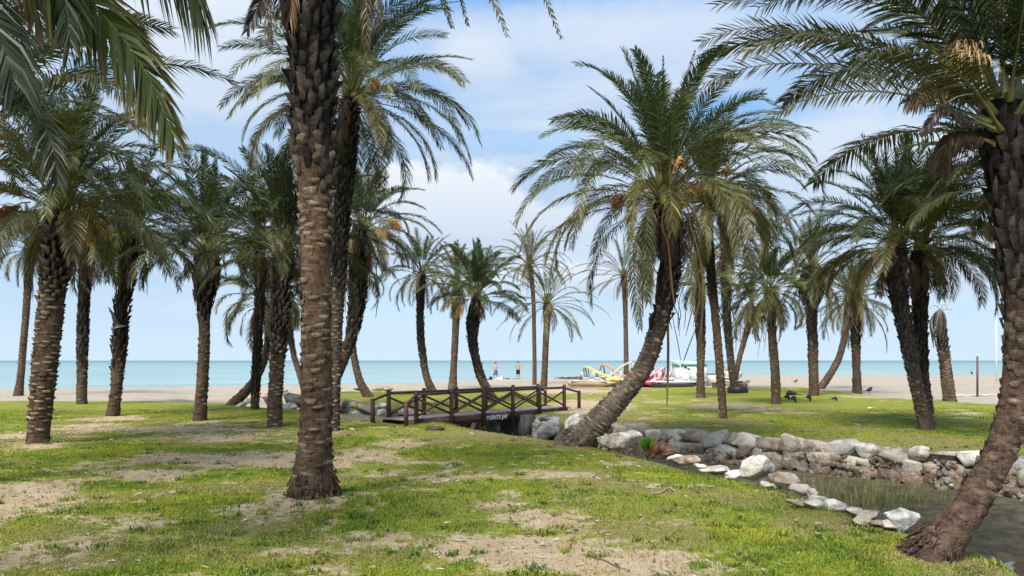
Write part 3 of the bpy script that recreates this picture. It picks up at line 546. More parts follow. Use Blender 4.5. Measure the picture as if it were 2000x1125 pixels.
def build_palms():
    # --- the near palms
    palm('thickest foreground palm, its crown cut off by the picture top', [(614, 985, 116), (613, 950, 110), (613, 905, 98), (616, 850, 86), (618, 780, 81), (618, 700, 79), (617, 600, 78), (617, 500, 81), (618, 400, 88), (614, 300, 97), (612, 200, 102), (610, 100, 104), (606, 0, 116), (602, -70, 120)], 8.8, 3.0, n=30, boot=.62, seed=1, up=86, low=34, bend0=30, bend1=75, dry=3, drylen=.22, ll=.38, topc=(602, -110, 8.8), tk=dict(rough=1.25, pale=1.0, col=(.155, .098, .062), roots=520),
         fr=[dict(p=[(620, -120, 8.8), (740, -175, 8.6), (830, -80, 8.5), (884, 55, 8.4)], ll=.13, col=(.05, .055, .025), droop=.15, nl=60), dict(p=[(620, -120, 8.8), (770, -190, 8.9), (870, -90, 9), (914, 50, 9)], ll=.12, col=(.05, .055, .025), droop=.2, nl=55),
             dict(p=[(620, -120, 8.8), (790, -200, 8.5), (920, -80, 8.3), (992, 70, 8.2)], ll=.16, col=(.05, .06, .025), droop=.2, nl=60), dict(p=[(620, -120, 8.8), (860, -210, 8.7), (1020, -90, 8.6), (1096, 76, 8.6)], ll=.14, col=(.06, .06, .025), tipc=(.16, .11, .06), droop=.2, nl=60),
             dict(p=[(590, -110, 8.8), (470, -170, 8.4), (400, -70, 8.2), (385, 40, 8.2)], ll=.3, col=(.05, .055, .025), droop=.4), dict(p=[(600, -60, 8.6), (545, -60, 8.4), (515, -10, 8.4), (482, 60, 8.4)], ll=.2, col=(.05, .045, .03), droop=.5),
             dict(p=[(650, -60, 8.5), (690, -60, 8.3), (715, 0, 8.3), (715, 110, 8.3)], ll=.11, col=DEAD*.4, dry=1, droop=1., vee=.1, ragged=.5, lw=.016), dict(p=[(560, -60, 8.5), (530, -50, 8.3), (522, 10, 8.3), (530, 95, 8.3)], ll=.09, col=DEAD*.4, dry=1, droop=1., vee=.1, ragged=.5, lw=.016), dict(p=[(660, -60, 8.5), (700, -80, 8.4), (735, -10, 8.4), (738, 60, 8.4)], ll=.12, col=DEAD*.45, dry=1, droop=1., vee=.1, ragged=.5, lw=.016)])
    palm('stout palm leaning over the creek at lower right, beige flower spray in its crown', [(1811, 1096, 120, 6.33), (1850, 1045, 102, 6.3), (1894, 985, 88, 6.3), (1928, 930, 82, 6.3), (1962, 860, 80, 6.3), (1984, 780, 79, 6.3), (1993, 700, 82, 6.3), (1995, 600, 85, 6.3), (1985, 480, 90, 6.3), (1976, 400, 93, 6.3), (1969, 320, 99, 6.3), (1963, 260, 104, 6.3)], 6.33, 2.7, n=26, boot=.60, seed=2, up=86, low=28, bend0=25, bend1=60, dry=0, drylen=.25, ll=.36, topc=(1962, 195, 6.3), tone=.8, tk=dict(col=(.14, .09, .066), dark=(.022, .017, .015), pale=.7, rough=1.0, roots=110),
         clusters=[(1925, 165, -.6, .55, .30, BE), (1920, 158, -.65, .45, .30, BE)],
         fr=[dict(p=[(1945, 215, 6.3), (1830, 150, 6.1), (1700, 100, 5.9), (1560, 62, 5.8), (1450, 55, 5.8), (1372, 82, 5.8)], ll=.27, vee=.25, nl=72, lw=.0135, col=(.035, .040, .022), tipc=(.16, .10, .07), droop=.1),
             dict(p=[(1940, 240, 6.2), (1850, 205, 6.0), (1740, 160, 5.7), (1620, 128, 5.6), (1480, 128, 5.5), (1350, 172, 5.5)], ll=.25, vee=.25, nl=72, lw=.0135, col=(.042, .038, .026), tipc=(.2, .12, .09), droop=.1, ragged=.12),
             dict(p=[(1945, 250, 6.1), (1880, 225, 5.8), (1780, 188, 5.5), (1680, 178, 5.4), (1570, 195, 5.3), (1482, 246, 5.3)], ll=.22, vee=.3, nl=70, lw=.0135, col=(.05, .055, .024), tipc=(.15, .13, .05), droop=.1),
             dict(p=[(1945, 200, 6.4), (1860, 90, 6.5), (1760, 25, 6.6), (1640, -10, 6.7), (1520, -15, 6.7), (1400, 10, 6.7)], ll=.3, vee=.2, nl=72, lw=.0135, col=(.036, .045, .024), droop=.15),
             dict(p=[(1950, 190, 6.3), (1880, 60, 6.0), (1800, 0, 5.8), (1700, -30, 5.6), (1600, -25, 5.5), (1480, 15, 5.4)], ll=.3, vee=.2, nl=72, lw=.0135, col=(.036, .045, .024), droop=.2),
             dict(p=[(1950, 180, 6.4), (1880, 70, 6.8), (1800, 20, 7.2), (1720, 40, 7.5), (1640, 90, 7.8)], ll=.3, vee=.3, nl=70, col=(.045, .055, .028), droop=.2),
             dict(p=[(1950, 180, 6.2), (1900, 60, 6.0), (1840, -40, 5.9), (1760, -80, 5.8)], ll=.34, nl=60, col=(.05, .06, .028)), dict(p=[(1965, 180, 6.1), (1950, 50, 5.9), (1930, -60, 5.8), (1880, -140, 5.7)], ll=.34, nl=60, col=(.055, .065, .028)),
             dict(p=[(1975, 190, 6.2), (1990, 80, 6.0), (2020, 0, 5.9), (2080, -60, 5.8)], ll=.36, nl=60, col=(.05, .06, .028)), dict(p=[(1980, 190, 6.2), (2040, 130, 6.2), (2120, 110, 6.2), (2200, 160, 6.2)], ll=.36, nl=60, col=(.05, .06, .028)),
             dict(p=[(1940, 250, 6.1), (1890, 235, 6.0), (1840, 215, 5.9), (1800, 262, 5.9)], ll=.10, col=(.07, .05, .045), dry=1, droop=.2, vee=.1, nl=50), dict(p=[(1945, 280, 6.2), (1885, 262, 6.2), (1850, 275, 6.2), (1836, 330, 6.2)], ll=.16, col=DEAD*.4, dry=1, droop=.9, vee=.1),
             dict(p=[(1940, 220, 6.2), (1890, 180, 6.1), (1830, 172, 6.0), (1770, 200, 6.0)], ll=.2, col=DEAD*.4, dry=1, droop=.4, vee=.1)])
    palm('thick straight palm with a brown diamond patterned trunk, nearest at the left edge', [(73, 868, 54), (77, 820, 54), (85, 740, 58), (95, 640, 60), (104, 560, 58), (112, 490, 56), (118, 440, 60)], 15.1, 3.35, n=76, boot=.66, seed=3, topc=(122, 395, 15.1), dry=4, low=0, bend1=80, clusters=[(160, 410, .5, -.5, .5, OR), (60, 395, -.6, -.4, .45, OR), (140, 400, .2, -.7, .4, OR)], tone=.95, olive=.6, tk=dict(pale=1.35, rough=1.7))
    palm('big leaning palm with ringed trunk by the bridge, dry stalks hanging from its crown', [(1125, 868, 80, 15.2), (1158, 835, 68, 15.1), (1205, 782, 57, 15), (1255, 722, 48, 15), (1284, 645, 46, 15), (1300, 580, 45, 15), (1309, 510, 49, 15), (1308, 450, 56, 15), (1301, 405, 60, 15)], 15.2, 3.7, n=74, boot=.56, seed=4, topc=(1296, 372, 15), dry=12, drylen=.27, low=2, bend1=104, up=88, bend0=34, clusters=[(1275, 372, -.6, .15, .32, YE), (1312, 345, .2, .5, .3, (.7, .42, .14)), (1335, 375, .6, .1, .32, YE), (1240, 385, -.7, -.1, .35, (.4, .22, .1))], hang=(7, 1.2, 4.0, .34, (.30, .18, .09), .12), olive=.9, tone=1.12, tk=dict(rough=1.5, pale=1.2, col=(.18, .135, .10), roots=160),
         fr=[dict(p=[(1296, 390, 14.9), (1294, 300, 14.9), (1296, 200, 14.9), (1295, 108, 14.9)], ll=.10, nl=50, col=(.06, .07, .03), vee=.5, droop=0), dict(p=[(1280, 390, 14.8), (1265, 420, 14.5), (1262, 500, 14.4), (1266, 590, 14.4)], ll=.3, nl=50, col=(.12, .13, .045), droop=.6), dict(p=[(1300, 350, 15), (1315, 260, 15), (1335, 170, 15), (1358, 98, 15)], ll=.10, nl=50, col=(.09, .06, .035), vee=.5, droop=0),
             dict(p=[(1275, 400, 14.8), (1240, 470, 14.4), (1240, 560, 14.3), (1250, 640, 14.3)], ll=.26, nl=50, col=(.08, .09, .04), droop=.6)])
    palm('slim dark straight trunked palm just right of the big leaning palm', [(1413, 818, 24), (1408, 750, 25), (1400, 650, 25), (1391, 560, 25), (1384, 480, 26), (1380, 420, 30)], 21.7, 3.4, n=60, near=2, boot=.55, seed=5, topc=(1382, 375, 21.7), clusters=[(1392, 352, .5, .4, .4, OR), (1370, 360, -.5, -.3, .5, (.55, .24, .08))], olive=.95, tone=1.12, low=-18, dry=8,
         fr=[dict(p=[(1375, 400, 21.3), (1355, 430, 21), (1350, 520, 21), (1352, 610, 21)], ll=.3, nl=50, col=(.15, .15, .06), droop=.7)])
    palm('full crowned palm standing right behind the thickest trunk, its own trunk half hidden', [(651, 842, 34), (652, 760, 34), (655, 660, 35), (661, 540, 37), (668, 420, 40), (675, 320, 46), (680, 240, 50)], 18.0, 3.7, n=84, ll=.44, boot=.45, seed=6, topc=(688, 175, 18), clusters=[(712, 150, .5, -.35, .35, OR)], olive=.9, low=-20, bend1=85, dry=4, tone=1.12, tk=dict(col=(.11, .08, .06)))
    palm('bent palm sweeping up right of the thickest trunk, dry orange fronds under its crown', [(628, 805, 32), (650, 752, 31), (671, 700, 32), (688, 650, 34), (696, 600, 42), (700, 550, 46), (703, 500, 50), (704, 460, 50)], 25.0, 3.0, n=44, near=2, boot=.45, seed=7, topc=(706, 440, 25), clusters=[(690, 455, -.2, -.8, .5, (.55, .36, .2)), (722, 440, .6, -.3, .5, YE), (745, 430, .7, -.2, .5, OR)], dry=16, drylen=.4, olive=1., tone=1.15, up=92, bend0=12, hang=(3, 1.5, 3.0, .3, (.35, .24, .13), .1), wind=.25)
    palm('thin curved palm rising from the green mound left of the footbridge', [(720, 776, 28), (703, 745, 23), (692, 700, 20), (687, 660, 20), (688, 600, 20), (690, 560, 22), (690, 530, 26)], 34.0, 2.4, n=34, near=3, boot=.4, seed=8, topc=(690, 520, 34), low=-30, dry=4)
    # --- left group
    palm('slender far palm alone on the sand at the left edge', [(36, 770, 26), (40, 740, 20), (45, 680, 19), (51, 610, 19), (55, 550, 20), (58, 500, 22)], 38.0, 3.3, n=44, near=3, boot=.75, seed=9, topc=(60, 480, 38), olive=.7)
    palm('rough barked medium palm, second from the left behind the thick diamond trunk', [(160, 790, 30), (160, 750, 28), (161, 690, 28), (162, 640, 30), (164, 590, 28), (167, 540, 32), (169, 500, 32)], 28.8, 3.0, n=46, near=2, boot=.3, seed=10, topc=(170, 470, 28.8), olive=.7, low=-8, clusters=[(185, 450, .3, -.6, .5, OR)])
    palm('crooked palm with a cut frond stump jutting from its left side', [(220, 812, 38), (226, 770, 32), (231, 715, 34), (234, 660, 36), (236, 620, 34), (242, 570, 36), (250, 520, 40), (254, 485, 46)], 23.0, 3.3, n=66, near=2, boot=.35, seed=11, topc=(258, 450, 23), olive=.55, low=-4, tk=dict(rough=1.9), fr=[dict(p=[(232, 640, 22.8), (226, 625, 22.7), (219, 612, 22.7), (212, 600, 22.7)], rw=.10, nl=2, ll=.1, start=.5, col=DEAD*.4, dry=1, stem=(.08, .06, .05))])
    palm('palm with a swollen dark bulb under upright green fronds, left of the slanting trunk', [(390, 820, 40), (393, 780, 35), (397, 720, 34), (399, 660, 33), (399, 610, 34), (400, 585, 44), (402, 560, 58), (403, 530, 62), (404, 500, 54)], 21.3, 3.4, n=46, near=2, boot=.6, seed=12, topc=(408, 480, 21.3), up=94, bend0=12, bend1=85, low=12, olive=.4, dry=4, drylen=.2, tone=.95, tk=dict(rough=1.3))
    palm('darkest narrow straight trunk behind the left trunks, between slanting trunk and thick neighbour', [(498, 802, 23), (500, 740, 25), (503, 680, 25), (506, 620, 26), (508, 560, 27), (508, 500, 30)], 25.8, 3.0, n=46, near=2, boot=.1, seed=13, topc=(508, 465, 25.8), olive=.3, tone=.7, low=0)
    palm('palm leaning hard to the right from the sandy edge behind the dark narrow trunk', [(455, 790, 32), (480, 764, 27), (502, 735, 24), (517, 700, 22), (524, 660, 22), (522, 620, 22), (514, 590, 24)], 28.5, 2.6, n=36, near=3, boot=.6, seed=14, topc=(508, 580, 28.5), low=-20, olive=.9, pale=.15)
    palm('straight palm with bold ringed base just left of the thickest trunk', [(536, 832, 40), (537, 790, 38), (540, 730, 37), (544, 670, 38), (547, 610, 40), (549, 550, 42), (551, 510, 46)], 19.3, 3.4, n=56, near=1, boot=.45, seed=15, topc=(554, 480, 19.3), up=94, bend0=10, bend1=80, low=8, olive=.3, tone=.8, tk=dict(pale=1.3, rough=1.6))
    palm('small drooping palm glimpsed behind the left side of the thickest trunk', [(598, 775, 20), (585, 730, 18), (573, 690, 17), (567, 650, 17), (567, 610, 18), (568, 585, 20)], 36.0, 2.1, n=26, near=3, boot=.5, seed=16, topc=(568, 570, 36), low=-35, pale=.1)
    palm('tall palm just beyond the left side of the view, fronds spilling in from above', [(-90, 960, 60), (-85, 800, 54), (-75, 600, 50), (-62, 400, 54), (-55, 300, 60)], 10.0, 3.5, n=44, boot=.6, seed=17, topc=(-45, 235, 10), olive=.6, low=6, bend1=85, dry=0, tone=.85, ll=.42,
         fr=[dict(p=[(-40, 200, 9.9), (60, 215, 9.5), (100, 280, 9.3), (112, 360, 9.3)], ll=.45, nl=60, droop=.4, col=(.05, .062, .03)), dict(p=[(-40, 180, 9.9), (60, 190, 9.6), (160, 175, 9.4), (240, 165, 9.3)], ll=.36, nl=60, droop=.1, col=(.05, .07, .035)), dict(p=[(-40, 160, 9.9), (0, 110, 9.7), (60, 80, 9.6), (125, 70, 9.5)], ll=.3, nl=50, col=(.05, .07, .045))])
    palm('nearest palm, only its long drooping brown tipped fronds hanging in the top left corner', [(-560, 1260, 150), (-540, 1000, 130), (-500, 600, 120), (-430, 200, 120), (-330, -120, 130)], 4.6, 2.9, n=20, boot=.6, seed=18, topc=(-300, -220, 4.6), low=25, bend1=55, dry=0, tone=.8,
         fr=[dict(p=[(-260, -200, 4.7), (-60, -150, 4.8), (110, -60, 4.9), (215, 45, 5), (285, 140, 5), (338, 262, 5)], ll=.40, nl=92, lw=.034, vee=.0, droop=.42, col=(.075, .095, .028), tipc=(.17, .12, .045), side=(.70, -.35, .62)),
             dict(p=[(-280, -200, 4.8), (-80, -170, 4.9), (30, -90, 5), (62, -10, 5), (86, 62, 5)], ll=.26, nl=70, lw=.022, vee=.1, droop=.45, col=(.14, .105, .05), tipc=(.27, .15, .08), side=(.85, -.3, .4)),
             dict(p=[(-200, -260, 4.8), (100, -260, 5.2), (260, -150, 5.5), (350, -60, 5.6), (402, 30, 5.6)], ll=.46, nl=80, lw=.03, vee=.1, droop=.9, col=(.08, .09, .04), side=(.7, -.7, .1)),
             dict(p=[(-280, -200, 4.6), (-60, -200, 4.7), (60, -140, 4.8), (120, -30, 4.9), (140, 90, 4.9)], ll=.34, nl=70, vee=.1, droop=.5, col=(.04, .055, .022), side=(.9, -.2, .2)),
             dict(p=[(-280, -200, 4.6), (-120, -60, 4.7), (-20, 40, 4.8), (30, 160, 4.8)], ll=.45, nl=60, vee=.1, droop=.6, col=(.04, .052, .025))])
    # --- middle distance
    palm('curved dark palm rising behind the left half of the footbridge railing', [(845, 766, 26), (833, 735, 21), (825, 690, 20), (821, 640, 20), (821, 590, 21), (822, 555, 24)], 36.5, 3.0, n=46, near=3, boot=.3, seed=20, topc=(824, 530, 36.5), olive=1., up=80, wind=.2, tone=1.1)
    palm('upright grey brown palm behind the bridge between two curved dark palms', [(884, 757, 26), (886, 720, 19), (888, 680, 20), (890, 640, 20), (891, 600, 24), (892, 570, 24)], 46.0, 3.6, n=44, near=3, boot=.7, seed=21, topc=(892, 545, 46), olive=.8, clusters=[(895, 580, .1, -.9, .7, OR)], hang=(3, 1.2, 2.4, .4, (.2, .15, .1), .1))
    palm('palm with upright green fronds and a bottle shaped neck, curving down to the bridge deck', [(972, 792, 28), (958, 772, 27), (941, 740, 25), (929, 700, 24), (923, 665, 27), (923, 640, 32), (926, 610, 33), (930, 585, 24)], 30.0, 2.6, n=42, near=2, boot=.35, seed=22, topc=(932, 570, 30), up=94, bend0=8, bend1=75, low=2, olive=.5, tone=1.05, dry=5, drylen=.25)
    palm('taller pale topped palm of the slim pair right of the bridge', [(1044, 753, 13), (1044, 700, 12), (1043, 640, 12), (1042, 590, 12), (1038, 540, 13)], 55.0, 4.2, n=42, near=3, boot=.9, seed=23, topc=(1034, 515, 55), pale=.28, olive=.5, low=0)
    palm('shorter palm of the slim pair, its drooping fronds spread over the sea', [(1062, 757, 20), (1064, 720, 18), (1066, 670, 18), (1068, 630, 19), (1069, 605, 22)], 46.0, 4.1, n=38, near=3, boot=.8, seed=24, topc=(1069, 590, 46), olive=.8, low=-25, bend1=75, pale=.1, clusters=[(1070, 590, .1, -.2, .6, BE)])
    palm('far slender palm standing behind the pedal boats with thin dry fronds', [(1223, 742, 15), (1223, 700, 14), (1222, 640, 13), (1221, 590, 14), (1220, 555, 16)], 62.0, 4.4, n=34, near=3, boot=.8, seed=25, topc=(1218, 535, 62), olive=.6, pale=.15, low=-8, bend1=60, dry=8, clusters=[(1228, 520, .5, -.1, .9, (.5, .28, .13))])
    # --- right group
    palm('palm hung with long thin dry stalks, directly right of the leaning grey trunk', [(1369, 776, 26), (1368, 730, 22), (1369, 680, 24), (1368, 640, 27), (1367, 600, 26), (1366, 560, 28)], 34.4, 2.6, n=34, near=3, boot=.5, seed=26, topc=(1368, 540, 34.4), dry=8, hang=(14, 1.8, 4.2, .75, (.10, .08, .07), .45), olive=.9)
    palm('dark palm on a black round base behind the slim straight trunk', [(1436, 766, 24), (1429, 720, 21), (1423, 660, 21), (1419, 600, 23), (1418, 550, 28), (1418, 515, 34)], 40.0, 3.8, n=50, near=3, boot=.35, seed=27, topc=(1420, 490, 40), pale=.12, olive=.7, dry=10, clusters=[(1405, 480, -.4, -.3, .8, OR)], tk=dict(col=(.07, .055, .045)))
    palm('thin palm slanting right with faded brown hanging fronds, behind the dark round based palm', [(1436, 742, 15), (1444, 700, 15), (1455, 660, 16), (1463, 630, 17), (1466, 605, 18)], 48.0, 2.6, n=22, near=3, boot=.6, seed=28, topc=(1468, 590, 48), low=-45, bend1=50, dry=14, drylen=.9, olive=1.3, hang=(8, 1.5, 3.4, .6, (.17, .13, .11), .3))
    palm('palm with clear bright rings all up its lower trunk, pigeons feeding at its foot', [(1516, 790, 29), (1515, 750, 27), (1512, 700, 25), (1508, 650, 25), (1505, 610, 25), (1503, 580, 26)], 28.8, 2.5, n=44, near=2, boot=.72, seed=29, topc=(1503, 560, 28.8), olive=.9, low=-30, dry=8, tk=dict(rough=1.5, pale=1.2))
    palm('palm with a broad black skirt under its crown, middle of the right group', [(1590, 773, 28), (1589, 730, 26), (1588, 690, 27), (1586, 640, 26), (1585, 600, 30), (1585, 575, 56), (1585, 555, 64)], 36.0, 4.0, n=52, near=3, boot=.4, seed=30, topc=(1586, 520, 36), olive=1.3, low=-28, bend1=70, dry=10, hang=(3, 2.2, 4.2, .8, (.16, .13, .11), .3))
    palm('slender palm slanting right with a smooth brown trunk behind the black skirted palm', [(1604, 756, 22), (1622, 730, 20), (1638, 700, 19), (1648, 665, 18), (1654, 630, 18), (1656, 600, 20)], 47.0, 3.4, n=36, near=3, boot=.9, seed=31, topc=(1657, 585, 47), low=-20, olive=.9)
    palm('stocky palm with shaggy drooping crown at the sand edge, a bird at its foot', [(1674, 767, 26), (1673, 730, 23), (1672, 690, 23), (1671, 650, 23), (1671, 610, 24)], 40.0, 3.6, n=46, near=3, boot=.5, seed=32, topc=(1672, 575, 40), low=-38, bend1=55, olive=.8, dry=10, tk=dict(rough=1.6))
    palm('left stem of the twin palms sharing one foot on the far bank, its crown upright', [(1810, 840, 38), (1800, 800, 33), (1789, 750, 32), (1778, 690, 34), (1768, 640, 36), (1757, 590, 38), (1750, 540, 40), (1750, 505, 44)], 18.3, 3.2, n=72, boot=.35, seed=33, topc=(1754, 465, 18.3), up=94, bend0=10, bend1=95, olive=.8, tone=.85, dry=7, drylen=.3, tk=dict(dark=(.05, .045, .042), pale=.9), clusters=[(1775, 440, .3, .1, .3, (.4, .2, .1))])
    palm('right stem of the twin palms sharing one foot on the far bank, dark and shaggy', [(1816, 838, 30, 18.5), (1811, 790, 28, 18.7), (1803, 740, 28, 18.8), (1799, 680, 31, 18.8), (1797, 620, 34, 18.8), (1796, 560, 36, 18.8), (1797, 510, 40, 18.8)], 18.5, 2.9, n=44, boot=.3, seed=34, topc=(1802, 470, 18.8), olive=.9, tone=.9, low=-8, bend1=65, dry=8, drylen=.3, tk=dict(col=(.075, .06, .05), pale=.8))
    palm('palm hidden behind the stout right leaning palm, only dark fronds showing left of it', [(1996, 868, 34, 15), (1992, 750, 32, 15), (1985, 600, 34, 15), (1975, 450, 38, 15), (1968, 370, 42, 15)], 15.0, 2.4, n=44, boot=.4, seed=35, topc=(1962, 340, 15), olive=.4, tone=.8, low=0, bend1=75)
    # cut back palm: short trunk with its dead fronds tied down
    rng = np.random.default_rng(77); tb, C, rr, b = trunk([(1855, 782, 32, 32), (1851, 750, 30, 32), (1846, 710, 27, 32), (1841, 670, 24, 32), (1838, 640, 22, 32), (1836, 612, 18, 32)], rng, True, boot=.55, rough=1.3)
    root = empty('cut_palm', tuple(b)); tag(root, 'short palm stump with grey dead fronds tied down, no green crown', 'palm tree'); tb.build('trunk', M_bark, root, b)
    c = MB(); top = A(1836, 606, 32)
    for i in range(46):
        a = rng.uniform(0, 6.28); q = np.array((math.cos(a), math.sin(a)*1., 0)); l = rng.uniform(1.0, 1.6); x0 = -.10
        p = [top+q*.03, top+q*.16+np.array((x0*.4, 0, -.12)), top+q*(.27+.05*rng.random())+np.array((x0, 0, -.55)), top+q*.16+np.array((x0*1.0, 0, -l))]
        c.tube(catmull(p, 9), np.linspace(.035, .012, 9), np.array((.12, .10, .085))*rng.uniform(.5, 1.7), 4)
    for dx, dz in ((-.35, .2), (.25, .25), (.4, .05)): c.tube(catmull([top, top+np.array((dx*.5, 0, dz)), top+np.array((dx, 0, dz*.8)), top+np.array((dx*1.25, 0, dz*.2))], 8), np.linspace(.016, .008, 8), (.3, .26, .22), 4)
    c.build('tied_fronds', M_fruit, root, b)
build_palms()

# ------------------------------------------------------------------ rocks and the stone wall
def ico(sub):
    bm = bmesh.new(); bmesh.ops.create_icosphere(bm, subdivisions=sub, radius=1); v = np.array([p.co[:] for p in bm.verts]); t = np.array([[q.index for q in f.verts] for f in bm.faces]); bm.free(); return v, t
ICO = {k: ico(k) for k in (2, 3, 4)}
def rock_geo(mb, c, size, rng, col, rz=0., sub=3, tilt=.15, cuts=17, block=0):
    v, t = ICO[sub]; v = v.copy()
    if block: v = np.sign(v)*np.abs(v)**.42; v *= .8/np.abs(v).max(); v[:, 0] += v[:, 2]*rng.normal(0, .3); v[:, 2] += v[:, 0]*rng.normal(0, .2)
    for i in range(cuts):
        n = nrm(rng.normal(0, 1, 3)); d = rng.uniform(.42, .80)+.12*block; e = v@n-d; v = v-np.clip(e, 0, None)[:, None]*n[None]*1.0
    q = v*2.3+rng.uniform(0, 40); nz = fbm(q[:, 0]+q[:, 2]*.7, q[:, 1]-q[:, 2]*.6, 3, 4)-.5; v = v*(1+nz[:, None]*.28)
    v = v*np.array(size)/2/.72; M = np.array((Matrix.Rotation(rz, 3, 'Z') @ Matrix.Rotation(rng.normal(0, tilt), 3, 'X') @ Matrix.Rotation(rng.normal(0, tilt), 3, 'Y')))
    cc = np.asarray(col)[None]*(1+nz[:, None]*.5)
    mb.add(v@M.T+np.array(c), t, cc)
WHITE, GREY, PINK, BROWN, TAN = (.66, .63, .56), (.30, .31, .31), (.38, .27, .22), (.22, .155, .115), (.42, .36, .28)
def rock(px, py, wpx, hpx, col, label, z=0., seed=0, deep=.8, group='loose white rocks along the lawn edge', sub=3, rz=None):
    """px,py = middle of the rock's foot in the photograph, standing at height z"""
    rng = np.random.default_rng(500+seed); X, Y = G(px, py, z); k_ = 1.22 if 'near edge' in group else 1; w_ = k_*wpx/F*Y; h_ = k_*hpx/F*Y; z += .05*(k_ > 1); mb = MB()
    c = (X, Y+w_*deep*.3, z+h_*.5-.02*h_); rock_geo(mb, c, (w_, w_*deep, h_*1.1), rng, col, rng.uniform(-.4, .4) if rz is None else rz, sub)
    o = mb.build('rock', M_rock, None, c, smooth=False); tag(o, label, 'rock', group); return o
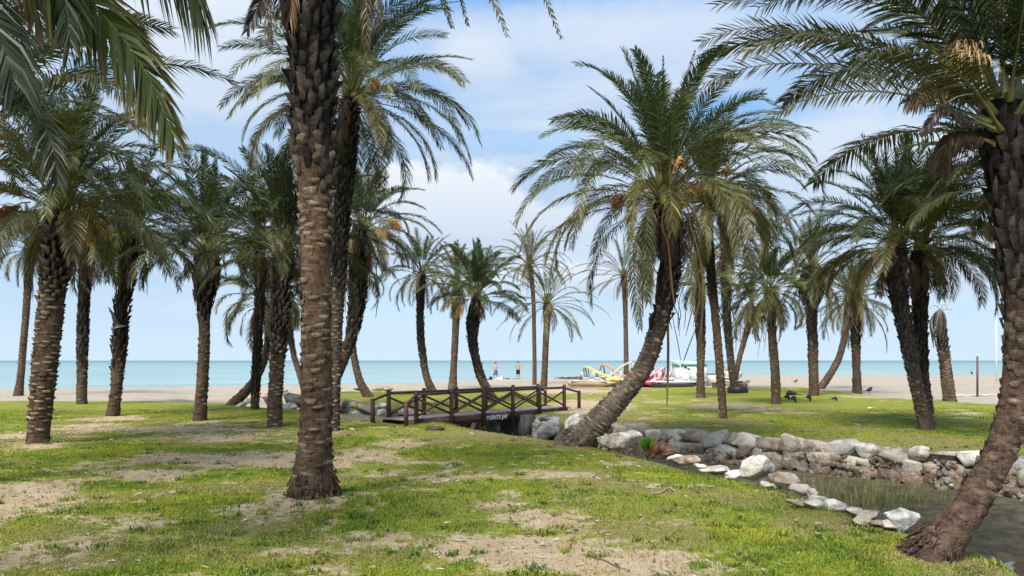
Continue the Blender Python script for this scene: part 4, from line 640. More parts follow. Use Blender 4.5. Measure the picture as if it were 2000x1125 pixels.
def build_rocks():
    g1 = 'loose rocks along the near edge of the creek'; g2 = 'boulders by the left end of the footbridge'; g3 = 'boulders under and right of the footbridge'; g4 = 'stones on the sand beyond the lawn'
    L_ = [(1484, 948, 58, 38, WHITE, 'largest pointed white rock standing on the near creek edge', -.08, g1), (1207, 882, 60, 26, WHITE, 'rounded pale rock just right of the foot of the big leaning palm', -.05, g1),
     (1345, 916, 42, 18, (.50, .40, .32), 'low orange stained white rock at the creek edge below the small fan palm', -.06, g1), (1318, 906, 26, 8, WHITE, 'flat white sliver of rock beside the orange stained rock', -.04, g1), (1400, 934, 56, 12, WHITE, 'long flat white rock left of the largest pointed rock', -.06, g1),
     (1541, 966, 46, 26, (.5, .43, .36), 'brownish white rock right below the largest pointed rock', -.06, g1), (1572, 978, 34, 20, (.52, .44, .37), 'middle sized cream rock fourth in the row along the near edge', -.06, g1), (1588, 984, 18, 16, WHITE, 'smallest round white rock in the row along the near edge', -.04, g1),
     (1603, 996, 44, 16, WHITE, 'smooth low white rock in the middle of the near edge row', -.05, g1), (1560, 999, 30, 10, TAN, 'pale stone sunk in the grass inside the near edge row', 0, g1), (1590, 1004, 44, 14, (.55, .5, .44), 'flat cream rock half sunk in grass on the lawn side', -.02, g1),
     (1640, 1008, 40, 16, WHITE, 'white rock left of the last gap in the near edge row', -.05, g1), (1662, 1014, 40, 12, (.55, .5, .45), 'flat white rock joining the last gap in the row', -.05, g1), (1700, 1028, 44, 14, TAN, 'tan flat rock in dry grass before the big white block', -.04, g1), (1688, 1036, 30, 12, TAN, 'small tan rock in dry grass beside the flat tan rock', 0, g1),
     (1768, 1052, 64, 40, (.62, .62, .60), 'big smooth white block next to the stout leaning palm foot', -.06, g1), (1722, 1040, 40, 10, TAN, 'low pale stone touching the big white block', -.03, g1),
     (1500, 960, 20, 8, WHITE, 'tiny flat pebble at the foot of the largest pointed rock', -.03, g1),
     # left of the bridge
     (668, 815, 34, 30, TAN, 'big cream boulder at the left end of the row by the bridge', -.25, g2), (690, 799, 22, 13, PINK, 'reddish boulder on top of the row by the bridge', -.02, g2), (692, 816, 17, 15, (.6, .6, .6), 'small white boulder below the reddish one', -.25, g2), (716, 812, 38, 22, TAN, 'wide grey and tan boulder in the row by the bridge', -.25, g2), (738, 815, 26, 22, GREY, 'dark boulder behind the short left bridge post', -.25, g2), (746, 800, 30, 14, WHITE, 'pale upper boulder behind the short left bridge post', -.02, g2), (745, 820, 22, 22, WHITE, 'white upright boulder between the first bridge posts', -.25, g2), (759, 820, 18, 22, (.34, .22, .15), 'rust brown upright boulder beside the first tall bridge post', -.25, g2), (790, 818, 40, 20, (.42, .43, .43), 'grey boulder seen through the first bridge rails', -.25, g2), (822, 816, 28, 14, TAN, 'tan boulder behind the second bridge post', -.25, g2), (850, 806, 26, 11, WHITE, 'white boulder seen through the middle of the railing', -.2, g2),
     (562, 803, 36, 18, WHITE, 'white boulder left of the thickest trunk near the creek', -.15, g2), (590, 798, 44, 22, PINK, 'pinkish boulder half behind the thickest trunk', -.1, g2), (570, 788, 40, 20, TAN, 'tan boulder above the white one left of the thickest trunk', 0, g2), (524, 793, 22, 15, TAN, 'tan boulder between the dark narrow trunk and the ringed trunk', -.05, g2), (518, 780, 24, 12, (.42, .3, .24), 'brown boulder behind the dark narrow trunk', 0, g2), (545, 806, 20, 9, WHITE, 'low white stone right of the ringed trunk foot', -.1, g2), (480, 788, 26, 16, WHITE, 'white boulder at the foot of the slanting trunk', -.02, g2), (486, 776, 22, 12, TAN, 'tan stone above the slanting trunk foot', -.02, g2), (470, 795, 20, 8, WHITE, 'small pale stone under the slanting trunk', -.05, g2), (548, 775, 30, 12, TAN, 'flat tan boulder on the sand left of the thickest trunk', 0, g2), (600, 778, 40, 16, WHITE, 'whitish boulder just behind the thickest trunk', 0, g2),
     # bridge abutments
     (903, 842, 42, 26, (.34, .23, .16), 'rusty brown boulder under the left half of the bridge', -.45, g3), (938, 845, 28, 24, TAN, 'cream boulder under the bridge left of the pale one', -.5, g3), (952, 843, 30, 28, (.48, .47, .42), 'pale boulder under the painted bridge name', -.5, g3), (968, 845, 16, 20, GREY, 'small grey boulder at the dark opening under the bridge', -.5, g3), (880, 832, 24, 16, BROWN, 'small brown boulder at the left foot of the bridge beam', -.25, g3),
     (1078, 862, 66, 50, (.27, .29, .31), 'largest dark grey streaked boulder right of the bridge opening', -.68, g3), (1122, 860, 46, 44, (.5, .5, .5), 'whitish boulder between the grey boulder and the leaning trunk', -.6, g3), (1049, 835, 18, 17, (.4, .4, .38), 'small round stone on top beside the concrete wall', -.22, g3), (1045, 858, 16, 26, (.36, .34, .31), 'narrow upright stone against the concrete wall', -.6, g3), (1058, 822, 26, 11, (.45, .45, .43), 'flat light stone above the grey boulder', -.05, g3), (1062, 862, 22, 22, TAN, 'triangular stone wedged under the grey boulder', -.68, g3), (1155, 862, 30, 34, TAN, 'tan boulder tucked behind the leaning trunk foot', -.5, g3),
     # beyond
     (738, 764, 24, 7, TAN, 'pale low stone on the sand left of the reddish one', -.05, g4), (757, 764, 26, 8, PINK, 'reddish low stone on the sand behind the green mound', -.05, g4), (610, 770, 30, 9, WHITE, 'white low stone on the sand behind the thickest trunk', -.05, g4), (700, 762, 30, 5, TAN, 'thin pale stone on the sand before the curved trunk', -.06, g4), (650, 765, 40, 6, WHITE, 'white flat stone on the sand right of the thickest trunk', -.06, g4),
     (1436, 942, 34, 12, WHITE, 'low white stone filling the gap left of the largest pointed rock', -.05, g1), (1524, 962, 26, 16, WHITE, 'white stone squeezed between the largest pointed rock and the brownish one', -.05, g1), (1622, 1000, 26, 14, (.6, .57, .5), 'small cream stone touching the smooth low white rock', -.04, g1), (1680, 1020, 30, 14, WHITE, 'small white stone between two flat rocks near the big white block', -.04, g1), (1742, 1046, 26, 14, (.58, .55, .48), 'small cream stone against the left side of the big white block', -.03, g1), (1370, 924, 30, 10, WHITE, 'thin white stone between the orange stained and the long flat rock', -.05, g1)]
    for k, (px, py, wp, hp, col, lab, z, g) in enumerate(L_): rock(px, py, wp, hp, col, lab, z, k, group=g, sub=4 if g == g1 and wp > 40 else 3)
    # retaining wall of rough stones set along the far bank
    P = np.array([(9.6, 2), (8.95, 7), (9.0, 11.6), (8.45, 13.1), (7.45, 14.3), (6.2, 15.6), (4.65, 17.2), (3.25, 18.5), (2.45, 19.8), (1.9, 21.0)]); d = np.r_[0, np.cumsum(np.hypot(*np.diff(P, axis=0).T))]
    rng = np.random.default_rng(9); mb = MB()
    def pt(s_, off): 
        x = np.interp(s_, d, P[:, 0]); y = np.interp(s_, d, P[:, 1]); x2 = np.interp(s_+.3, d, P[:, 0]); y2 = np.interp(s_+.3, d, P[:, 1]); x1 = np.interp(s_-.3, d, P[:, 0]); y1 = np.interp(s_-.3, d, P[:, 1])
        t_ = np.array((x2-x1, y2-y1)); t_ /= np.hypot(*t_); return x-t_[1]*off, y+t_[0]*off, math.atan2(t_[1], t_[0])
    for zc, hh, lmin, lmax, off, pal in ((-.10, .27, .30, .72, .07, ((.52, .49, .43), (.60, .58, .52), (.40, .36, .31), (.46, .45, .42), (.36, .30, .25))), (-.33, .26, .24, .62, .11, (TAN, (.34, .29, .24), (.26, .21, .17), (.44, .40, .33), (.40, .38, .35))), (-.55, .26, .18, .5, .16, (BROWN, (.2, .18, .15), (.28, .24, .19)))):
        s_ = 1.0
        while s_ < d[-1]:
            l = rng.uniform(lmin, lmax); x, y, a = pt(s_+l/2, off+rng.normal(0, .035)); col = np.array(pal[rng.integers(len(pal))])*rng.uniform(.75, 1.1)
            rock_geo(mb, (x, y, zc+rng.normal(0, .018)), (l*1.10, .32, hh*rng.uniform(1.0, 1.2)), rng, col, a, 3, .05, 8, 1); s_ += l*.93
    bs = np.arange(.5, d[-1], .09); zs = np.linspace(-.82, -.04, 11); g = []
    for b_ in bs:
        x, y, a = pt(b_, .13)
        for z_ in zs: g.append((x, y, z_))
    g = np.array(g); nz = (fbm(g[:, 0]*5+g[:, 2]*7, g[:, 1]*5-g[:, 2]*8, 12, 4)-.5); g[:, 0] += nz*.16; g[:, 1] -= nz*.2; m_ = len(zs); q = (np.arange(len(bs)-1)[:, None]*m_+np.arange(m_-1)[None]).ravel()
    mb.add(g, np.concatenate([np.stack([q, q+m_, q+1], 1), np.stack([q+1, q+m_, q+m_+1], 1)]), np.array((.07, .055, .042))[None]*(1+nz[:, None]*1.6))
    for k in range(620):
        s_ = rng.uniform(4, d[-1]); u = rng.random(); x, y, a = pt(s_, .17+.20*u); l = rng.uniform(.04, .12)
        rock_geo(mb, (x, y, -.12-.56*u), (l, l, l*.8), rng, np.array((TAN, (.2, .19, .17), BROWN, BROWN, (.3, .28, .25))[rng.integers(5)])*rng.uniform(.5, 1), rng.uniform(0, 3), 2, .5, 9)
    o = mb.build('stone_wall', M_rock, None, (6, 14.7, -.8)); tag(o, 'rough grey and brown stone retaining wall along the far creek bank', 'stone wall')
build_rocks()

# ------------------------------------------------------------------ footbridge
def build_bridge():
    N0, N5 = np.array((-2.56, 20.0)), np.array((1.62, 25.0)); u = (N5-N0)/np.hypot(*(N5-N0)); Lb = np.hypot(*(N5-N0)); nn = np.array((-u[1], u[0])); Wd = .88; zd = .11
    WD = (.098, .046, .036); ang = math.atan2(u[1], u[0]); RZ = np.array(Matrix.Rotation(ang, 3, 'Z')); q = lambda s, o, z: np.array((*(N0+u*s+nn*o), z)); rng = np.random.default_rng(3)
    root = empty('footbridge', (*((N0+N5)/2), 0)); tag(root, 'dark brown wooden footbridge with crossed railings over the creek', 'footbridge'); og = np.array(root.location)
    mb = MB(); k = 0; s = -.25
    while s < Lb+.35: mb.box(q(s, Wd/2, zd), (.135, Wd+.04, .035), np.array((.44, .36, .32))*rng.uniform(.8, 1.15), RZ); s += .142
    mb.build('deck', M_wood, root, og)
    for o_ in (-.03, Wd+.03): mb = MB(); mb.box(q(Lb/2, o_, zd-.115), (Lb+.5, .07, .20), WD, RZ); mb.build('side_beam', M_wood, root, og)
    ht = .76
    for o_ in (-.10, Wd+.10):
        for k in range(6):
            s = Lb*k/5; mb = MB(); mb.tube([q(s, o_, -.22), q(s, o_, zd+.3), q(s, o_, zd+ht)], [.062, .060, .058], np.array(WD)*rng.uniform(.8, 1.1), 10); mb.build('post', M_wood, root, og)
        for k in range(5):
            a, b = Lb*k/5, Lb*(k+1)/5; mb = MB(); mb.tube([q(a, o_, zd+ht-.10), q(b, o_, zd+ht-.10)], .036, np.array(WD)*1.15, 8); mb.build('handrail', M_wood, root, og)
            for (z0, z1, dd) in ((.10, .55, -.012), (.55, .10, .03)): mb = MB(); mb.tube([q(a+.03, o_+dd, zd+z0), q(b-.03, o_+dd, zd+z1)], .030, np.array(WD)*1.1, 8); mb.build('cross_brace', M_wood, root, og)
    for (px, py, top, s0, o0, Y) in ((793, 822, 785, 0, -.10, 19.3), (728, 820, 778, 0, Wd+.10, 20.4), (1131, 797, 763, Lb, -.10, 26.2), (1065, 793, 762, Lb, Wd+.10, 27.6)):
        f = A(px, py, Y); t = A(px, top, Y); mb = MB(); mb.tube([f+np.array((0, 0, -.2)), t], .060, WD, 10); mb.build('post', M_wood, root, og)
        mb = MB(); mb.tube([q(s0, o0, zd+ht-.12), t+np.array((0, 0, -.05))], .036, np.array(WD)*1.15, 8); mb.build('handrail', M_wood, root, og)
    # concrete abutments
    mb = MB(); mb.box(q(4.55, Wd/2, -.42), (.5, Wd+.5, .84), (.13, .13, .115), RZ); mb.build('abutment', M_conc, root, og)
    mb = MB(); mb.box(q(.95, Wd/2+.1, -.45), (.5, Wd+.1, .84), (.24, .24, .215), RZ); mb.build('abutment', M_conc, root, og)
    cu = bpy.data.curves.new('lettering', 'FONT'); cu.body = 'PUENTE JAP'; cu.size = .168; cu.extrude = .004; cu.offset = .004; cu.space_character = 1.05; cu.align_x = 'CENTER'
    to = bpy.data.objects.new('tmp', cu); COL.objects.link(to); bpy.context.view_layer.update(); me = bpy.data.meshes.new_from_object(to.evaluated_get(bpy.context.evaluated_depsgraph_get())); COL.objects.unlink(to); bpy.data.objects.remove(to)
    n = NT('white_lettering'); n.col((.72, .70, .68)); n.b.inputs['Roughness'].default_value = .7; me.materials.clear(); me.materials.append(n.m)
    lo = bpy.data.objects.new('lettering', me); COL.objects.link(lo); lo.parent = root; c = q(Lb*2/5+.62, -.073, zd-.17)-og; lo.location = tuple(c); lo.rotation_euler = (R(90), 0, ang)
build_bridge()

# ------------------------------------------------------------------ pedal boats and kiosk on the sand
def hull(mb, L_, W_, Hh, col, y0=0, sub=14):
    """pointed float along x, deck at z=Hh"""
    rows = []
    for i in range(sub):
        u = i/(sub-1); x = -L_/2+L_*u; wf = min(1, .62+1.6*u)*max(.04, 1-max(0, (u-.62)/.38)**2.0); kz = Hh*.92*max(0, (u-.60)/.40)**1.8+Hh*.25*max(0, 1-u/.12)
        w2 = W_/2*wf; rows.append([(x, y0-w2, Hh), (x, y0-w2*.92, Hh*.55+kz*.3), (x, y0-w2*.45, kz), (x, y0+w2*.45, kz), (x, y0+w2*.92, Hh*.55+kz*.3), (x, y0+w2, Hh)])
    v = np.array(rows).reshape(-1, 3); t = []
    for i in range(sub-1):
        for k in range(6): a, b = i*6+k, i*6+(k+1) % 6; t += [(a, b, a+6), (b, b+6, a+6)]
    for e in (0, (sub-1)*6):
        for k in range(1, 5): t.append((e, e+k, e+k+1))
    mb.add(v, t, col)
def slide(mb, p, width, col, edge, side):
    p = catmull(p, 16); s = np.array(side, float); up = np.array((0, 0, 1.))
    for i in range(15):
        a, b = p[i], p[i+1]; h = .05
        v = [a-s*width/2, a+s*width/2, b-s*width/2, b+s*width/2, a-s*width/2-up*h, a+s*width/2-up*h, b-s*width/2-up*h, b+s*width/2-up*h]
        mb.add(v, [(0,1,2),(1,3,2),(4,6,5),(5,6,7),(0,2,4),(2,6,4),(1,5,3),(3,5,7)], col)
    for e in (-1, 1): mb.tube(p+s*width/2*e+up*.03, .03, edge, 6)
def pedal_boat(label, X, Y, rz, hc, sc, dc=(.66, .66, .64), top=1.25, zb=None, flip=1, ladder=(.10, .06, .05), seed=0):
    z0 = hz(X, Y) if zb is None else zb; root = empty('pedal_boat', (X, Y, z0), rz); tag(root, label, 'pedal boat', 'pedal boats with slides drawn up on the sand')
    for y0 in (-.52, .52): mb = MB(); hull(mb, 3.3, .56, .36, hc, y0); mb.build('float', M_paint, root, smooth=False)
    mb = MB(); mb.box((-.15, 0, .38), (2.5, 1.62, .07), dc); mb.box((.2, 0, .46), (1.0, 1.1, .12), dc); mb.build('deck', M_paint, root)
    for y0 in (-.36, .36):
        for x0 in (.35, -.45): mb = MB(); mb.box((x0, y0, .58), (.42, .46, .10), dc); mb.box((x0-.21, y0, .80), (.08, .46, .42), dc, np.array(Matrix.Rotation(-.22, 3, 'Y'))); mb.build('seat', M_paint, root)
    mb = MB(); slide(mb, [(-.55, 0, top+.02), (-.38, 0, top), (.15, 0, top-.30), (.85, 0, .72), (1.45, 0, .50), (1.75, 0, .47)], .56, sc, np.array(sc)*1.1, (0, 1, 0)); mb.build('slide', M_paint, root)
    mb = MB()
    for y0 in (-.24, .24): mb.tube([(-.95, y0, .42), (-.62, y0, top)], .028, ladder, 6); mb.tube([(-.35, y0, .42), (-.50, y0, top-.05)], .028, ladder, 6)
    for k in range(5): f = (k+.6)/5.2; mb.tube([(-.95+.33*f, -.24, .42+(top-.42)*f), (-.95+.33*f, .24, .42+(top-.42)*f)], .024, ladder, 6)
    mb.build('ladder', M_metal, root)
    mb = MB(); mb.tube([(.75, 0, .45), (.75, 0, .72)], .03, (.7, .7, .7), 6); mb.tube([(.75, -.2, .62), (.75, .2, .62)], .025, (.7, .7, .7), 6)
    for y0 in (-.2, .2): mb.box((.75, y0, .62), (.12, .1, .03), (.1, .1, .1))
    mb.build('pedals', M_metal, root); return root
def build_boats():
    X, Y = G(1160, 752, 0)
    pedal_boat('pedal boat with a yellow slide and orange wooden float, leftmost of the boats', X, 51.5, R(-22), (.62, .42, .20), (.85, .62, .18), top=1.28)
    X, Y = G(1192, 750, 0); pedal_boat('pedal boat with an orange red slide between the yellow ones', X+.1, 54.5, R(-12), (.60, .48, .30), (.80, .25, .10), (.70, .62, .45), top=1.42)
    X, Y = G(1212, 751, 0); pedal_boat('cream yellow pedal boat with a pale slide partly behind the leaning trunk', 7.55, 52.0, R(168), (.72, .68, .36), (.74, .70, .60), (.78, .74, .48), top=1.6, ladder=(.5, .45, .35))
    pedal_boat('red and pink pedal boat just right of the leaning trunk', 9.55, 50.6, R(-150), (.50, .07, .10), (.72, .34, .40), (.75, .45, .45), top=1.25)
    pedal_boat('white pedal boat with a pale blue slide before the white kiosk', 10.75, 49.6, R(-10), (.05, .05, .05), (.45, .68, .74), (.72, .72, .70), top=1.7, ladder=(.5, .55, .5))
    # kiosk
    Xk, Yk = 12.2, 53.0; z0 = hz(Xk, Yk); root = empty('beach_kiosk', (Xk, Yk, z0), R(6)); root.scale = (1, 1, .86); tag(root, 'white beach kiosk hut with a mint green top behind the white pedal boat', 'kiosk')
    mb = MB(); mb.box((0, 0, .85), (1.9, 1.8, 1.7), (.68, .70, .66)); mb.build('wall', M_paint, root)
    mb = MB(); mb.box((.1, -.915, .8), (.75, .03, 1.45), (.60, .62, .58)); mb.build('door', M_paint, root)
    mb = MB(); v = [(-1.05, -1, 1.703), (1.05, -1, 1.703), (1.05, 1, 1.703), (-1.05, 1, 1.703), (-.95, -.9, 2.05), (.3, -.9, 2.0), (1.0, -.7, 1.78), (1.0, .7, 1.78), (.3, .9, 2.0), (-.95, .9, 2.05)]
    mb.add(v, [(0, 1, 2), (0, 2, 3), (0, 4, 5), (0, 5, 1), (1, 5, 6), (1, 6, 7), (1, 7, 2), (2, 7, 8), (2, 8, 3), (3, 8, 9), (0, 3, 9), (0, 9, 4), (4, 9, 8), (4, 8, 5), (5, 8, 7), (5, 7, 6)], (.36, .74, .62)); mb.build('roof', M_paint, root)
    for x0, z1, w_ in ((-.60, 1.50, .30), (-.32, 1.38, .20), (-.78, 1.62, .16)): mb = MB(); mb.box((x0, -.917, z1), (w_, .03, .12), (.03, .04, .04)); mb.build('window_slot', M_metal, root)
    # low counter, red stand, small dark box
    Xc, Yc = 13.9, 53.5; root = empty('counter', (Xc, Yc, hz(Xc, Yc)), 0); tag(root, 'low cream beach counter between the kiosk and the dark slim trunk', 'counter')
    mb = MB(); mb.box((0, 0, .42), (1.35, .7, .84), (.62, .58, .50)); mb.build('cabinet', M_paint, root); mb = MB(); mb.box((0, -.02, .865), (1.5, .8, .05), (.30, .36, .40)); mb.build('counter_top', M_paint, root)
    Xc = (1397-1000)/F*48.5; root = empty('crate', (Xc, 48.5, hz(Xc, 48.5)), .3); tag(root, 'small dark brown crate left of the slim straight trunk foot', 'crate')
    mb = MB(); mb.box((0, 0, .02), (.30, .30, .04), (.07, .035, .03)); 
    for sx, sy, a, b in ((-.14, 0, .02, .3), (.14, 0, .02, .3), (0, -.14, .3, .02), (0, .14, .3, .02)):
        for k in range(3): mb.box((sx, sy, .07+.11*k), (a, b, .08), (.08, .04, .03))
    for sx in (-.14, .14):
        for sy in (-.14, .14): mb.box((sx*.92, sy*.92, .17), (.03, .03, .34), (.06, .03, .03))
    mb.build('crate_body', M_wood, root)
    Xc = (1450-1000)/F*49; root = empty('beach_table', (Xc, 49, hz(Xc, 49)), 0); tag(root, 'low red beach table right of the dark round trunk base', 'table')
    mb = MB(); mb.box((0, 0, .26), (.62, .45, .05), (.50, .06, .04)); mb.build('table_top', M_paint, root)
    for sx in (-.25, .25):
        for sy in (-.17, .17): mb = MB(); mb.tube([(sx*1.1, sy*1.1, 0), (sx, sy, .24)], .025, (.45, .2, .15), 6); mb.build('leg', M_paint, root)
    # small boat bow in beige seen between the two trunks
    pedal_boat('beige slide boat mostly hidden between the two dark trunks', (1425-1000)/F*53, 53, R(100), (.6, .55, .45), (.72, .60, .38), (.66, .64, .6), top=1.35, ladder=(.4, .3, .2))
    # black round base at the foot of one palm
    b = A(1436, 766, 40); mb = MB(); zz = hz(b[0], b[1]); mb.tube([(b[0]+.1, b[1]-.1, zz-.1), (b[0]+.1, b[1]-.1, zz+.12), (b[0]+.1, b[1]-.1, zz+.30), (b[0]+.1, b[1]-.1, zz+.36)], [.52, .54, .50, .40], (.018, .016, .018), 18); o = mb.build('planter', M_metal, None, (b[0]+.1, b[1]-.1, zz)); tag(o, 'low black round tub around the foot of the dark palm', 'planter')
build_boats()

# ------------------------------------------------------------------ people (skinned bodies)
def person(label, X, Y, rz, J, E, skin, shorts, shoe=None):
    z0 = hz(X, Y); root = empty('person', (X, Y, z0), rz); tag(root, label, 'person', 'men standing on the beach')
    me = bpy.data.meshes.new('body'); names = list(J); me.from_pydata([J[k][:3] for k in names], [(names.index(a), names.index(b)) for a, b in E], [])
    o = bpy.data.objects.new('body', me); COL.objects.link(o); o.parent = root
    md = o.modifiers.new('skin', 'SKIN'); md.use_smooth_shade = True
    for k, sv in enumerate(me.skin_vertices[0].data if me.skin_vertices else []): pass
    bm = bmesh.new(); bm.from_mesh(me); lay = bm.verts.layers.skin.verify(); bm.verts.ensure_lookup_table()
    for i, k in enumerate(names):
        r = J[k][3]; bm.verts[i][lay].radius = (r, r) if not isinstance(r, tuple) else r; bm.verts[i][lay].use_root = (k == 'pelvis')
    bm.to_mesh(me); bm.free(); s2 = o.modifiers.new('sub', 'SUBSURF'); s2.levels = 1; s2.render_levels = 1
    n = NT('skin_tone'); n.col(skin); n.b.inputs['Roughness'].default_value = .55; me.materials.append(n.m)
    hd = J['head']; mb = MB(); v, t = ICO[3]; kk = (v[:, 2] > -.15) | (v[:, 1] > .25); idx = -np.ones(len(v), int); idx[kk] = np.arange(kk.sum()); tt = idx[t]; tt = tt[(tt >= 0).all(1)]
    mb.add(v[kk]*np.array((.092, .108, .10))+np.array((hd[0], hd[1]+.012, hd[2]+.055)), tt, (.015, .012, .010)); mb.build('hair', M_cloth, root, smooth=True)
    mb = MB(); w1 = J['waist']
    mb.tube([(w1[0], w1[1], .98), (w1[0], w1[1], .90), (w1[0], w1[1], .80)], [.155, .175, .17], shorts[0], 14)
    for sd in ('l', 'r'):
        h_, k_ = np.array(J['hip_'+sd][:3]), np.array(J['knee_'+sd][:3]); e = h_+(k_-h_)*shorts[1]; mb.tube([h_+(0, 0, .06), h_+(k_-h_)*.4, e], [.115, .108, .10], shorts[0], 12)
    mb.build('shorts', M_cloth, root, smooth=True)
    # face: brow, nose and ears as small volumes on the head
    mb = MB(); y = hd[1]-.095
    mb.tube([(hd[0], y, hd[2]+.02), (hd[0], y-.022, hd[2]-.015)], [.008, .014], skin, 6)
    for sx in (-1, 1): mb.tube([(hd[0]+sx*.085, hd[1]+.01, hd[2]+.02), (hd[0]+sx*.092, hd[1]+.015, hd[2]-.02)], [.014, .010], skin, 6)
    mb.build('face', M_skin, root)
    return root
def body_joints(la, ra, step=.10):
    """la, ra: elbow and wrist of the left and right arm; -y is forward"""
    J = dict(pelvis=(0, 0, .95, .135), waist=(0, 0, 1.08, .125), chest=(0, 0, 1.28, .155), neckb=(0, .01, 1.44, .085), neck=(0, 0, 1.51, .055), head=(0, -.01, 1.64, .092), crown=(0, 0, 1.72, .07))
    E = [('pelvis', 'waist'), ('waist', 'chest'), ('chest', 'neckb'), ('neckb', 'neck'), ('neck', 'head'), ('head', 'crown')]
    for sd, sx, (el, wr) in (('l', 1, la), ('r', -1, ra)):
        J['sh_'+sd] = (sx*.175, .01, 1.41, .068); J['el_'+sd] = (*el, .046); J['wr_'+sd] = (*wr, .030)
        d = np.array(wr)-np.array(el); d = d/np.linalg.norm(d); pm = np.array(wr)+d*.07; J['palm_'+sd] = (*pm, .034)
        s_ = nrm(np.cross(d, (0, 1., .2)))
        E += [('neckb', 'sh_'+sd), ('sh_'+sd, 'el_'+sd), ('el_'+sd, 'wr_'+sd), ('wr_'+sd, 'palm_'+sd)]
        for k in range(4):
            f0 = pm+s_*(k-1.5)*.019+d*.03; f1 = f0+d*(.035+.008*(k in (1, 2)))+np.array((0, -.012, 0)); f2 = f1+d*.02+np.array((0, -.022, -.004))
            J[f'fa{k}_{sd}'] = (*f0, .010); J[f'fb{k}_{sd}'] = (*f1, .009); J[f'fc{k}_{sd}'] = (*f2, .008); E += [('palm_'+sd, f'fa{k}_{sd}'), (f'fa{k}_{sd}', f'fb{k}_{sd}'), (f'fb{k}_{sd}', f'fc{k}_{sd}')]
        th = np.array(wr)+d*.03-s_*.03*sx; J['th_'+sd] = (*th, .012); J['tt_'+sd] = (*(th-s_*.018*sx+d*.03), .010); E += [('wr_'+sd, 'th_'+sd), ('th_'+sd, 'tt_'+sd)]
        J['hip_'+sd] = (sx*.095, 0, .88, .098); J['knee_'+sd] = (sx*(.10+step*.3), -.015, .50, .062); J['calf_'+sd] = (sx*(.105+step*.5), .02, .34, .058); J['ank_'+sd] = (sx*(.10+step*.6), .02, .09, .036); J['heel_'+sd] = (sx*(.10+step*.6), .035, .045, .036); J['toe_'+sd] = (sx*(.12+step*.7), -.16, .03, .030)
        E += [('pelvis', 'hip_'+sd), ('hip_'+sd, 'knee_'+sd), ('knee_'+sd, 'calf_'+sd), ('calf_'+sd, 'ank_'+sd), ('ank_'+sd, 'heel_'+sd), ('heel_'+sd, 'toe_'+sd)]
    return J, E
